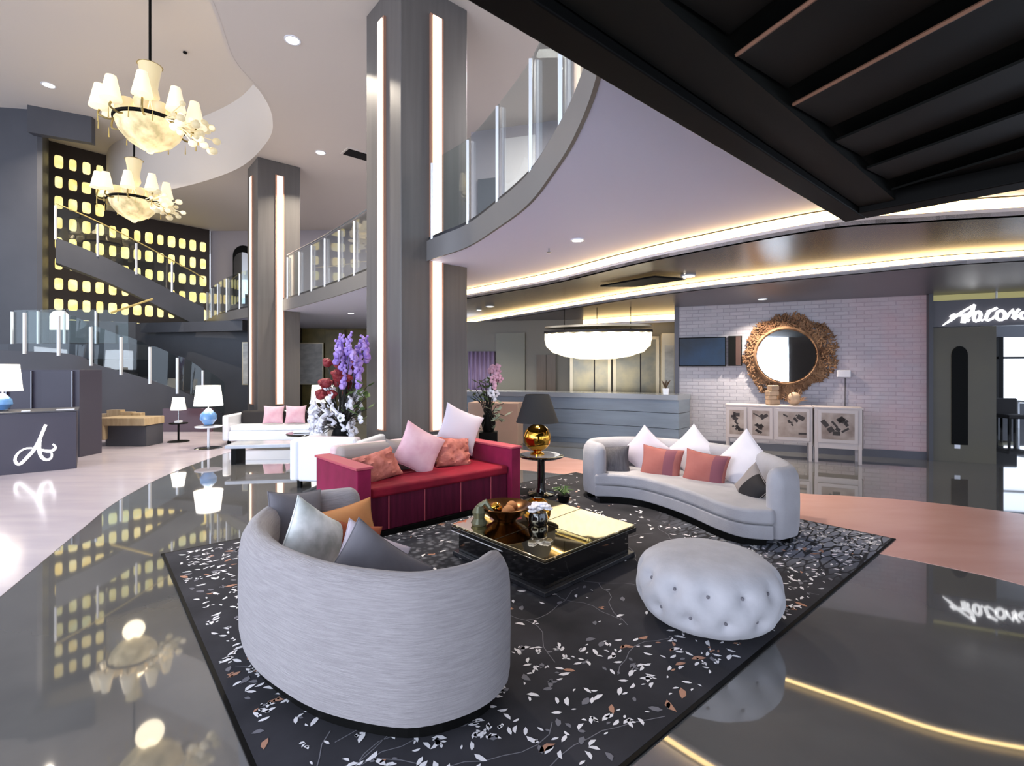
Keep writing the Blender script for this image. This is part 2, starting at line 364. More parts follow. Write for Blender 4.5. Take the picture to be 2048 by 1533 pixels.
slab = MB().prism([(p.x, p.y) for p in E]+[(14, -.6), (14, 24), (-13.2, 24)], 3.29, 3.55)
struct('floor_mezzanine', slab, M['lowceil'])
fb = MB(); ribbon(fb, E, 3.247, 3.553, -.03, .0); struct('trim_mezzanine_edge', fb, mat('slab_edge_grey', '6C6A6A', .35), smooth=True)
fb = MB(); ribbon(fb, E, 3.553, 3.61, .0, .06); struct('trim_glass_channel', fb, mat('channel_dark', '3A3A3E', .3, .5), smooth=True)
struct('ceiling_dark_band', MB().prism([(p.x, p.y) for p in c1]+[(p.x, p.y) for p in c2[::-1]], 3.06, 3.10), M['darkceil'])
struct('ceiling_low', MB().prism([(p.x, p.y) for p in c2]+[(14, 24), (-3.2, 24)], 2.93, 2.97), M['lowceil'])
for k, (c, zl, zt, zu) in enumerate(((c1, 3.06, 3.135, 3.25), (c2, 2.93, 2.985, 3.06))):
    fb = MB(); ribbon(fb, c, zl, zt, 0, .07); struct('trim_cove_lip_%d' % (k+1), fb, M['lip'], smooth=True)
    fb = MB(); ribbon(fb, c, zt+.001, zu-.001, .05, .07); o = struct('trim_cove_light_%d' % (k+1), fb, M['gold_led'], smooth=True)
c3 = cat_rom([P(975, 672, 2.80), P(1050, 660, 2.80), P(1150, 650, 2.80), P(1250, 643, 2.80), P(1356, 638, 2.80)], 6)
fb = MB(); ribbon(fb, c3, 2.73, 2.79, 0, .07); struct('trim_cove_lip_3', fb, M['lip'], smooth=True)
fb = MB(); ribbon(fb, c3, 2.791, 2.92, .05, .07); struct('trim_cove_light_3', fb, M['gold_led'], smooth=True)

# ------------------------------------------------------------------ walls
def wall(name, a, b, z0, z1, m, th=.12):
    a, b = Vector((a[0], a[1], 0)), Vector((b[0], b[1], 0)); fb = MB(); ribbon(fb, [a, b], z0, z1, 0, th); return struct(name, fb, m)
wall('wall_left', (-23, 13.6), (-14.25, 15.0), 0, 9.4, M['dark'])
wall('wall_left_return', (-14.25, 15.0), (-15.9, 17.0), 0, 9.4, M['dark'], -.12)
fb = MB(); fb.prism([(-14.25, 14.7), (-12.95, 15.4), (-13.0, 15.6), (-14.3, 14.95)], 8.6, 9.4); struct('trim_bulkhead', fb, M['dark'])
wall('wall_upper_back', (-12.6, 20.9), (-1.0, 20.6), 3.55, 7.4, M['upper'])
wall('wall_upper_right', (-1.0, 12.2), (8.0, 9.6), 3.55, 7.4, M['upper'])
wall('wall_upper_side', (-1.0, 20.6), (-1.0, 12.2), 3.55, 7.4, M['upper'])
wall('wall_back_olive', (-8.4, 20.0), (-3.2, 20.0), 0, 3.25, M['olive'])
wall('wall_back_dark', (-13.4, 17.8), (-8.3, 17.3), 0, 3.25, M['dark'])
wall('wall_back_brown', (-8.3, 17.3), (-8.4, 20.0), 0, 3.25, M['darker'])
wall('wall_stair_back', (-15.9, 17.0), (-13.4, 17.8), 0, 3.3, M['dark'])
wall('wall_reception', (-3.2, 14.2), (4.4, 12.7), 0, 2.93, M['rec_wall'])
wall('wall_reception_left', (-3.2, 20), (-3.2, 14.2), 0, 3.25, M['rec_wall'])
# brick wall authored in its own frame so the bond follows the wall
BA = Vector((3.45, 10.62, 0)); BB = Vector((7.36, 8.88, 0)); bl = (BB-BA).length; ba = math.atan2(BB.y-BA.y, BB.x-BA.x)
def on_wall(s, out, z): return BA+(BB-BA).normalized()*s+Vector(((BB-BA).normalized().y, -(BB-BA).normalized().x, 0))*out+Vector((0, 0, z))
o = struct('wall_brick', MB().box((bl/2, .07, 1.465), (bl, .14, 2.93)), M['brick']); o.location = BA; o.rotation_euler = (0, 0, ba)
wall('wall_brick_end', (3.45, 10.62), (4.4, 12.7), 0, 2.93, M['panelgrey'], -.1)
o = struct('baseboard_brick', MB().box((bl/2, -.012, .07), (bl, .025, .14)), M['baseb']); o.location = BA; o.rotation_euler = (0, 0, ba)
# portal right of the brick wall
PA = BB; pd = (BB-BA).normalized(); pn = Vector((pd.y, -pd.x, 0))
def por(s, out, z): return PA+pd*s+pn*out+Vector((0, 0, z))
fb = MB(); fb.box(por(.03, .03, 1.465), (.06, .2, 2.93), ba); struct('trim_wall_corner', fb, M['dark'])
fb = MB(); fb.box(por(.50, -.1, 1.17), (.88, .25, 2.34), ba); struct('wall_portal', fb, M['door_wall'])
fb = MB(); fb.box(por(2.2, -.1, 2.58), (4.28, .25, .46), ba); struct('wall_sign_fascia', fb, mat('sign_fascia', '56545A', .35))
fb = MB(); 
sl = [(-.11, .30), (.11, .30)]+[(.11*math.cos(PI*k/10), 1.85+.16*math.sin(PI*k/10)) for k in range(11)]; n_ = len(sl)
fb.add([por(.45+x, .045, z) for x, z in sl]+[por(.45+x, .0, z) for x, z in sl], [list(range(n_))]+[(i, (i+1) % n_, n_+(i+1) % n_, n_+i) for i in range(n_)])
door = tag(fb.build('door_1', M['black']), kind='structure')
fb = MB(); fb.box(por(2.2, -.16, 2.87), (4.28, .04, .12), ba); struct('window_1', fb, mat('transom_gold', '9A9258', .25, .3, emit=(.8, .72, .35), es=.25))
for nm, z0, z1 in (('wall_far_room_sill', 0, .62), ('wall_far_room_head', 2.55, 3.0)):
    wall(nm, (8.6, 16.2), (16, 14.2), z0, z1, M['dark'])
wall('wall_far_room_left', (8.6, 16.2), (7.9, 9.3), 0, 2.93, M['door_wall'], .1)
fb = MB()
for t in (0, .18, .36, .54, .72):
    p = Vector((8.6, 16.2, 0)).lerp(Vector((16, 14.2, 0)), t+.05); fb.box((p.x, p.y, 1.58), (.12, .12, 1.95), R(-15))
fb.box(Vector((8.6, 16.2, 1.95)).lerp(Vector((16, 14.2, 1.95)), .5), (7.6, .06, .06), R(-15)); struct('window_2', fb, M['black'])

for nm, x0, x1 in (('wall_added_pier', .25, 3.4), ('wall_added_pier_right', 6.5, 7.6), ('wall_added_pier_left', -6.6, -5.8)):  # unseen dark piers, added to darken what the driftwood mirror reflects
    struct(nm, MB().box(((x0+x1)/2, -5.3, 2.4), (x1-x0, .5, 4.8)), M['darker'])
# ------------------------------------------------------------------ lattice wall of lit panes
GA0 = Vector((-15.75, 17.0, 0)); GB0 = Vector((-12.55, 20.75, 0)); gd = (GB0-GA0).normalized(); gl = (GB0-GA0).length; gn = Vector((gd.y, -gd.x, 0))
gang = math.atan2(gd.y, gd.x)
lat = thing('lattice_wall', 'tall dark brown wall pierced by rows of glowing yellow panes behind the staircase', 'feature wall', GA0, gang)
MB().box((gl/2, .1, 4.7), (gl, .2, 9.4)).build('wall_panel', M['darker'], lat, local=True)
n_c = 13
for c in range(n_c):
    s = .25+(gl-.5)*c/(n_c-1)
    d = (GA0+gd*s).y
    for r_ in range(9):
        z = 3.15+.70*r_
        if z > 7.2 and d > 18.3: continue
        w, h = .112*random.uniform(.85, 1.15), .205*random.uniform(.92, 1.08)
        pts = []
        for k in range(16):
            t = k*2*PI/16; cx, cy = math.cos(t), math.sin(t)
            pts.append((s+w*math.copysign(abs(cx)**.45, cx), z+h*math.copysign(abs(cy)**.45, cy)))
        b = MB(); b.add([(p[0], -.03, p[1]) for p in pts]+[(p[0], .0, p[1]) for p in pts], [list(range(16))]+[(k, (k+1) % 16, 16+(k+1) % 16, 16+k) for k in range(16)])
        b.build('lit_pane', M['pane'], lat, local=True)

# ------------------------------------------------------------------ columns
def column(corner, w, z1, zs, ztop, label):
    c = Vector((corner[0], corner[1], 0))
    ctr = c+E1*w/2+E2*w/2
    t = thing('column', label, 'column', ctr, GA, 'grey clad columns')
    MB().box((0, 0, z1/2), (w, w, z1)).build('shaft', M['pillar'], t, local=True, bevel=.012)
    h = ztop-zs; zc = (ztop+zs)/2
    sw = .15
    for (x, y, rz) in ((0, -w/2, 0), (-w/2, 0, PI/2)):
        dx, dy = (0, -1) if rz == 0 else (-1, 0)
        f = MB().box((x+dx*.02, y+dy*.02, zc), (sw+.08, .04, h+.04), rz).build('light_channel', M['strip_frame'], t, local=True)
        MB().box((x+dx*.045, y+dy*.045, zc), (sw, .02, h), rz).build('light_strip', M['strip'], f, local=True)
    return t
column((-1.62, 7.3), 1.18, 7.4, .68, 7.0, 'large grey column with glowing vertical strips rising behind the red sofa')
column((-6.92, 13.6), 1.12, 7.4, .65, 7.0, 'distant grey column with glowing strips behind the far white sofa')

# ------------------------------------------------------------------ glass balustrades
def balustrade(name, label, path, z0, z1, n, post_every=1, grp=None, glass='glass', off=.03, rail=None, zf=None, pr=.022):
    pts = resample(path, n*4+1); p0 = pts[0]
    t = thing(name, label, 'balustrade', (p0.x, p0.y, (zf(0) if zf else z0)), 0, grp)
    for k in range(n):
        seg = pts[k*4:k*4+5]; b = MB()
        rows = []
        for q, p in enumerate(seg):
            tt = (pts[min(k*4+q+1, len(pts)-1)]-pts[max(0, k*4+q-1)]).normalized(); nn = Vector((-tt.y, tt.x, 0))
            dz = zf((k*4+q)/(n*4))-z0 if zf else 0
            g = p+nn*off
            f = .02 if q == 0 else (-.02 if q == 4 else 0)
            g = g+tt*f
            rows.append([Vector((g.x, g.y, z0+dz)), Vector((g.x+nn.x*.014, g.y+nn.y*.014, z0+dz)), Vector((g.x+nn.x*.014, g.y+nn.y*.014, z1+dz)), Vector((g.x, g.y, z1+dz))])
        b.grid(rows, cu=True); b.add(rows[0], [(0, 1, 2, 3)]); b.add(rows[-1], [(0, 1, 2, 3)])
        b.build('glass_panel', M[glass], t, smooth=True, angle=30)
        if k % post_every == 0 or k == n-1:
            p = seg[0]; dz = zf(k/n)-z0 if zf else 0
            MB().box((p.x, p.y, (z0+z1)/2+dz-.06), (pr*1.6, pr*1.6, z1-z0+.02), 0).build('post', M['metal'], t, bevel=.004)
    if rail:
        b = MB(); b.tube([Vector((p.x, p.y, z1+.02+((zf(i/(len(pts)-1))-z0) if zf else 0))) for i, p in enumerate(pts)], .018, 6); b.build('handrail', M[rail], t, smooth=True)
    return t
def sub(path, y0, y1): return [p for p in path if y0 <= p.y <= y1]
balustrade('glass_balustrade', 'curved glass balustrade on the mezzanine edge under the black canopy', [Vector((p.x, p.y, 0)) for p in sub(E, 2.0, 7.5)], 3.60, 4.75, 6)
balustrade('glass_balustrade', 'glass balustrade on the mezzanine edge between the two columns', [Vector((p.x, p.y, 0)) for p in sub(E, 9.0, 13.9)], 3.60, 4.75, 7, rail='steel')
balustrade('glass_balustrade', 'far glass balustrade on the mezzanine left of the distant column', [Vector((p.x, p.y, 0)) for p in sub(E, 15.3, 20)], 3.60, 4.75, 5)

# ------------------------------------------------------------------ staircase
st = thing('staircase', 'dark curved staircase with glass sides sweeping down below the lit pane wall', 'staircase', (-10, 13.5, 0))
low = cat_rom([(-15.5, 10.6, 2.2), (-12.6, 12.0, 2.08), (-11.3, 12.8, 2.0), (-10.9, 13.2, 1.72), (-10.1, 13.7, 1.38), (-9.2, 14.4, .85), (-8.65, 15.1, .22)], 6)
b = MB(); rows = []
for i, p in enumerate(low):
    tt = (low[min(i+1, len(low)-1)]-low[max(0, i-1)]); tt.z = 0; tt.normalize(); nn = Vector((-tt.y, tt.x, 0))
    rows.append([Vector((p.x, p.y, .0)), Vector((p.x, p.y, p.z)), Vector((p.x, p.y, p.z))+nn*.12, Vector((p.x, p.y, 0))+nn*.12])
b.grid(rows, cu=True); b.add(rows[0], [(0, 1, 2, 3)]); b.add(rows[-1], [(0, 1, 2, 3)])
b.build('stringer', M['dark'], st, smooth=True, angle=50)
lp = resample(low, 27); b = MB()
for k in range(26):
    p, q = lp[k], lp[k+1]; tt = (q-p); zt = p.z-.12; tt.z = 0; L = tt.length; tt.normalize(); nn = Vector((-tt.y, tt.x, 0))
    c = (p+q)/2+nn*1.0; 
    if zt > .05: b.box((c.x, c.y, zt/2), (L*1.02, 1.7, zt), math.atan2(tt.y, tt.x))
b.build('tread', M['terr'], st)
# upper flight crossing the lattice
ul = [Vector((-13.6, 14.9, 5.55)), Vector((-12.9, 15.6, 5.2)), Vector((-12.2, 16.3, 4.75)), Vector((-11.5, 17.0, 4.25)), Vector((-10.9, 17.7, 3.8))]
b = MB(); rows = []
for p in cat_rom(ul, 5):
    rows.append([p+Vector((0, 0, -.75)), p, p+Vector((-.3, .35, 0)), p+Vector((-.3, .35, -.75))])
b.grid(rows, cu=True); b.add(rows[0], [(0, 1, 2, 3)]); b.add(rows[-1], [(0, 1, 2, 3)])
b.build('upper_flight', M['dark'], st, smooth=True)
MB().prism([(-11.3, 17.2), (-8.9, 16.5), (-8.9, 17.0), (-13.0, 17.5)], 2.9, 3.24).build('landing', M['dark'], st)
lp2 = [Vector((p.x, p.y, 0)) for p in low[8:]]
zs_ = resample(low[8:], 50)
balustrade('stair_balustrade', 'sloping glass balustrade with white posts on the lower stair flight', lp2, 0, 1.0, 7, zf=lambda t: zs_[int(t*49)].z-.0, pr=.035, off=.03)
zu_ = resample(cat_rom(ul, 5), 50)
balustrade('stair_balustrade', 'sloping glass balustrade on the upper stair flight in front of lit panes', [Vector((p.x, p.y, 0)) for p in cat_rom(ul, 5)], 0, 1.0, 4, zf=lambda t: zu_[int(t*49)].z, pr=.03, rail='yellow')
balustrade('landing_balustrade', 'level glass balustrade with a brass rail beside the big lit arch', [Vector((-14.2, 14.2, 0)), Vector((-12.4, 14.0, 0)), Vector((-10.9, 14.2, 0))], 2.35, 3.3, 4, pr=.03)
MB().prism([(-14.9, 14.3), (-14.2, 14.1), (-12.4, 13.9), (-10.8, 14.1), (-10.8, 14.9), (-14.6, 14.9)], 1.9, 2.33).build('stair_landing', M['dark'], st)
b = MB(); pts = []
for k in range(13):
    t = PI*k/12; pts.append((-.27*math.cos(t), .40+.18*math.sin(t)))
pts = [(-.27, 0)]+pts+[(.27, 0)]
ac = Q(117, 660, 14.9)
b.add([(ac.x+p[0], ac.y, ac.z+p[1]) for p in pts]+[(ac.x+p[0], ac.y+.04, ac.z+p[1]) for p in pts], [list(range(len(pts)))]+[(i, (i+1) % len(pts), len(pts)+(i+1) % len(pts), len(pts)+i) for i in range(len(pts))])
tag(b.build('lit_arch', M['shade'], org=ac), 'bright white arched lit niche low on the left of the pane wall', 'niche light')
# tilted brass handrail and little boxes on the landing
b = MB(); b.tube([Q(222, 626, 13.6), Q(306, 598, 14.0)], .03, 6); tag(b.build('brass_handrail', M['yellow'], org=Q(222, 626, 13.6)), 'short pale brass rail rising in front of the lit panes', 'handrail')

# ------------------------------------------------------------------ canopy
K = P(1690, 445, 2.95); K.z = 0
KD = Vector((.39, -.92, 0)).normalized(); K2 = Vector((.68, -.73, 0)).normalized()
cn = thing('black_canopy', 'huge black slatted canopy overhead at the upper right', 'canopy', (K.x, K.y, 2.95))
a0 = K-E1*7.5; c0 = K+K2*6.5; d0 = a0+K2*6.5
MB().prism([(K.x, K.y), (a0.x, a0.y), (d0.x, d0.y), (c0.x, c0.y)], 3.10, 3.2).build('deck', M['canopy'], cn)
i0 = K-E1*.0
MB().prism([(K.x, K.y), (a0.x, a0.y), ((a0+K2*.16).x, (a0+K2*.16).y), ((K+K2*.16).x, (K+K2*.16).y)], 2.95, 3.10).build('edge_beam', M['black'], cn, bevel=.01)
q0, q1 = K-E1*.22, c0-E1*.22
MB().prism([(K+K2*.16).xy, c0.xy, q1.xy, (q0+K2*.16).xy], 2.95, 3.10).build('edge_beam', M['black'], cn, bevel=.01)
r0, r1 = K+K2*.17-E1*.23, a0+K2*.17; r2, r3 = a0+K2*.42, K+K2*.42-E1*.23
MB().prism([r0.xy, r1.xy, r2.xy, r3.xy], 3.00, 3.10).build('border_board', M['canopy'], cn)
stt = K+K2*.44-E1*.25
for k in range(9):
    s1 = .21+k*.65; s0 = max(.0, s1-.57)
    A, B = stt-E1*s0, stt-E1*s1
    w_ = 5.0
    b = MB(); va = [Vector((A.x, A.y, 3.085)), Vector((B.x, B.y, 3.02))]; 
    vb = [v+KD*w_ for v in va]
    up_ = Vector((0, 0, .015))
    b.add([va[0], va[1], vb[1], vb[0], va[0]+up_, va[1]+up_, vb[1]+up_, vb[0]+up_], [(0, 1, 2, 3), (7, 6, 5, 4), (0, 4, 5, 1), (1, 5, 6, 2), (2, 6, 7, 3), (3, 7, 4, 0)])
    s = b.build('slat', M['canopy'], cn)
    if k in (3, 4):
        e0 = Vector((B.x, B.y, 3.022))-E1*.012; e1_ = e0+KD*w_; b = MB(); b.tube([e0, e1_], .011, 5); b.build('copper_edge', M['copper'], s)

# ------------------------------------------------------------------ downlights
def downlight(p, label, power=45, r=.07, spot=True):
    t = thing('downlight', label, 'downlight', p, 0, 'round ceiling downlights')
    MB().lathe([(r, 0), (r, -.012), (r*1.25, -.012), (r*1.25, .004)], p, 20).build('trim_ring', M['white'], t, smooth=True)
    MB().lathe([(.0001, -.006), (r, -.006)], p, 20).build('lens', mat('downlight_lens', 'FFFFFF', .5, emit=(1, .93, .82), es=12) if 'dl' not in M else M['dl'], t)
    l = area('downlight_lamp', Vector(p)-Vector((0, 0, .03)), .14, power, (1, .88, .72), shape='DISK', spread=R(120)); 
    return t
M['dl'] = mat('downlight_lens', 'FFFFFF', .5, emit=(1, .95, .86), es=9)
downlight(P(97, 170, 9.4), 'round downlight in the upper ceiling left of the chandelier', 260, .13)
downlight(P(585, 80, 7.4), 'round downlight in the upper ceiling high between chandelier and column', 220, .11)
downlight(P(641, 305, 7.4), 'round downlight in the upper ceiling just above the mezzanine glass', 220, .11)
downlight(P(1155, 480, 3.25), 'downlight in the lilac soffit left of the cove band', 60, .07)
downlight(P(702, 627, 3.25), 'small downlight in the soffit between the columns', 70, .08)
downlight(P(980, 613, 3.06), 'downlight in the dark ceiling band beside the column', 50, .08)
downlight(P(958, 620, 3.06), 'smaller downlight just left of its pair beside the column', 20, .05)
downlight(P(1377, 552, 3.06), 'downlight in the dark ceiling band above the television', 60, .09)
downlight(P(1525, 598, 2.93), 'downlight in the low grey ceiling above the driftwood mirror', 60, .07)
sd = P(370, 103, 9.4)
tag(MB().ball(sd-Vector((0, 0, .03)), .05, (1, 1, .6)).build('smoke_detector', M['black'], org=sd), 'tiny black detector on the ceiling right of the chandelier rod', 'detector')
vp = P(728, 312, 7.4)
vt = thing('ceiling_vent', 'dark slot vent in the upper ceiling beside the large column', 'vent', vp)
MB().box(vp-Vector((0, 0, .01)), (1.1, .5, .02), GA).build('vent_frame', M['ceil'], vt); MB().box(vp-Vector((0, 0, .025)), (1.0, .4, .02), GA).build('vent_slot', M['black'], vt)
sp = P(1098, 497, 3.25)
b = MB(); b.tube([sp, sp-Vector((0, 0, .05))], .012, 6); b.lathe([(.0, -.06), (.03, -.055), (.03, -.05), (.0, -.045)], sp, 12)
tag(b.build('sprinkler', M['steel'], org=sp), 'small metal sprinkler hanging from the lilac soffit', 'sprinkler')
# black fan-shaped sheet under the dark ceiling band
p0, p1 = P(1200, 574, 3.0), P(1372, 560, 3.0)
b = MB(); up_ = Vector((0, 0, .03)); pm = p0.lerp(p1, .55)+Vector((0, -.5, 0))
b.add([p0, pm, p1, p0.lerp(p1, .5)+Vector((0, .35, 0)), p0+up_, pm+up_, p1+up_, p0.lerp(p1, .5)+Vector((0, .35, .03))], [(0, 1, 2, 3), (4, 5, 6, 7), (0, 1, 5, 4), (1, 2, 6, 5), (2, 3, 7, 6), (3, 0, 4, 7)])
tag(b.build('ceiling_shape', M['black'], org=p0, bevel=.008), 'black leaf-shaped sheet under the dark ceiling above the reception pendant', 'ceiling fin')

# ------------------------------------------------------------------ chandeliers
def chandelier(loc, top, sc, label, seed):
    random.seed(seed)
    t = thing('chandelier', label, 'chandelier', loc, 0, 'alabaster chandeliers'); L = Vector(loc)
    b = MB(); b.lathe([(.0, 0), (.06, .02), (.09, .07), (.2, .11), (.42, .25), (.58, .45), (.66, .66), (.64, .68), (.56, .46), (.4, .28), (0, .16)], n=36)
    b.v = [v*sc for v in b.v]; b.build('alabaster_bowl', M['alab'], t, smooth=True, local=True, angle=60)
    b = MB(); b.lathe([(.655, .64), (.69, .66), (.69, .71), (.655, .73)], n=36); b.v = [v*sc for v in b.v]; b.build('rim', M['black'], t, smooth=True, local=True)
    b = MB(); b.lathe([(.14, .7), (.2, .8), (.1, .95), (.12, 1.15), (.19, 1.3), (.15, 1.5), (.20, 1.85), (.23, 2.0), (.0, 2.0)], n=20); b.v = [v*sc for v in b.v]
    b.build('centre_vase', mat('vase_glass_%d' % seed, 'C4B68C', .3, emit=(1, .88, .62), es=.3), t, smooth=True, local=True)
    b = MB(); b.lathe([(.0, 2.08), (.12, 2.06), (.25, 1.99), (.0, 1.98)], n=20); b.v = [v*sc for v in b.v]; b.build('cap', M['brass'], t, smooth=True, local=True)
    MB().tube([(0, 0, 2.0*sc), (0, 0, top-L.z)], .025, 8).build('rod', M['black'], t, local=True)
    na = 9
    for k in range(na):
        a = k*2*PI/na+.3; ca, sa = math.cos(a), math.sin(a); r = .88
        zb = .78+random.uniform(-.06, .1)
        pts = cat_rom([(.5*ca, .5*sa, .72), (.7*ca, .7*sa, .58), (.9*ca, .9*sa, .62), (r*ca, r*sa, zb)], 5)
        b = MB(); b.tube([p*sc for p in pts], .022*sc, 6); arm = b.build('arm', M['brass'], t, smooth=True, local=True)
        b = MB(); b.lathe([(.03, zb), (.20, zb+.05), (.195, zb+.06), (.095, zb+.54), (.0, zb+.55)], (r*ca, r*sa, 0), 14); b.v = [v*sc for v in b.v]
        b.build('lamp_shade', M['cshade'], arm, smooth=True, local=True)
    # inner ring of petal-like glass cups standing on the rim
    for k in range(10):
        a = k*2*PI/10; b = MB(); b.lathe([(.05, .74), (.12, .80), (.15, .98), (.14, .98), (.04, .78)], (.5*math.cos(a), .5*math.sin(a), 0), 10); b.v = [v*sc for v in b.v]
        b.build('glass_cup', mat('cup_%d_%d' % (seed, k), 'CFC098', .3, emit=(1, .88, .62), es=.25) if k == 0 else bpy.data.materials['cup_%d_0' % seed], t, smooth=True, local=True)
    # blown glass blossoms in a spray on one side
    for k in range(30):
        a = random.uniform(-.55, .5); r = random.uniform(.85, 1.35); z = random.uniform(.25, .9)-.25*(r-1)
        b = MB(); b.ball(Vector((r*math.cos(a), r*math.sin(a), z))*sc, random.uniform(.06, .11)*sc, (1, 1, .8), 8)
        b.tube([Vector((.6*math.cos(a), .6*math.sin(a), .66))*sc, Vector((r*math.cos(a), r*math.sin(a), z))*sc], .012*sc, 5)
        b.build('glass_blossom', M['cshade'] if k % 2 else bpy.data.materials['vase_glass_%d' % seed], t, smooth=True, local=True)
    for k in range(14):
        a = k*2*PI/14; x, y = .93*math.cos(a), .93*math.sin(a); b = MB(); b.tube([Vector((x, y, .6))*sc, Vector((x, y, .38))*sc], [.004, .014], 5)
        b.build('pendant_drop', M['yellow'], t, local=True)
    point('chandelier_glow', L+Vector((0, 0, .95*sc)), 50*sc, (1, .80, .52), .35)
    point('chandelier_glow', L+Vector((0, 0, -.12)), 14*sc, (1, .86, .62), .25)
    return t
chandelier(Q(300, 308, 10.4), 9.4, .92, 'nearer chandelier with alabaster bowl and cone shades on a black rod', 3)
chandelier(Q(268, 446, 13.6), 9.4, .86, 'farther and lower chandelier with smaller looking bowl before the lit panes', 5)

# ------------------------------------------------------------------ rug
RO = Vector((-.41, 1.29, 0)); RA, RB = 5.25, 3.99
rug = thing('rug', 'dark charcoal rug patterned with white petals and branches under the seating', 'rug', RO, GA)
MB().box((RA/2, RB/2, .006), (RA, RB, .010)).build('pile', M['rug'], rug, local=True)
b = MB(); e = .03
b.box((RA/2, -.005, .005), (RA+.05, .03, .010)); b.box((RA/2, RB+.005, .005), (RA+.05, .03, .010)); b.box((-.005, RB/2, .005), (.03, RB, .010)); b.box((RA+.005, RB/2, .005), (.03, RB, .010))
b.build('binding', M['black'], rug, local=True)
b = MB(); random.seed(11)
def petal(x, y, L, w, a, m):
    ca, sa = math.cos(a), math.sin(a); vs = []
    bend = random.uniform(-.35, .35)*L
    for u, v in ((-.5, 0), (-.22, .42), (.15, .5), (.5, .05), (.2, -.42), (-.2, -.38)):
        yy = v*w+bend*(u*u*2-.25); vs.append((x+u*L*ca-yy*sa, y+u*L*sa+yy*ca, .0128))
    b.add(vs, [(0, 1, 2, 3, 4, 5)], m)
wa = R(-38)
for k in range(4300):
    x, y = random.uniform(.05, RA-.05), random.uniform(.05, RB-.05)
    dens = 1.0
    wx = (RO+E1*x+E2*y)
    dd = math.hypot(wx.x-.3, wx.y-4.2)
    if dd < 1.3: dens = .12
    if x > 3.6 and y > .8: dens *= .25
    if random.random() > dens: continue
    sz = random.choice((.5, .7, 1, 1, 1.3)) 
    ang = random.gauss(wa+R(40), .8) if random.random() < .75 else random.uniform(0, PI)
    m_ = random.choices((0, 1, 2), (80, 7, 13))[0]
    petal(x, y, .052*sz*(1.3 if m_ == 1 else 1), .020*sz*(1.4 if m_ else 1), ang, m_)
    if random.random() < .15:
        for q in range(3): petal(x+random.uniform(-.03, .03), y+random.uniform(-.03, .03), .025, .013, random.uniform(0, PI), m_)
for k in range(46):
    x, y = random.uniform(0, RA), random.uniform(0, 1.8); a = random.uniform(0, 2*PI); pts = []
    for q in range(9):
        pts.append((x, y)); a += random.uniform(-.5, .5); x += .08*math.cos(a); y += .08*math.sin(a)
    pts = [p for p in pts if .02 < p[0] < RA-.02 and .02 < p[1] < RB-.02]
    for p, q in zip(pts, pts[1:]):
        dx, dy = q[0]-p[0], q[1]-p[1]; l = math.hypot(dx, dy); nx, ny = -dy/l*.0022, dx/l*.0022
        b.add([(p[0]+nx, p[1]+ny, .0122), (p[0]-nx, p[1]-ny, .0122), (q[0]-nx, q[1]-ny, .0122), (q[0]+nx, q[1]+ny, .0122)], [(0, 1, 2, 3)], 2)
b.build('petal_pattern', [M['petal_w'], M['petal_t'], M['petal_g']], rug, local=True)
RT = .0135

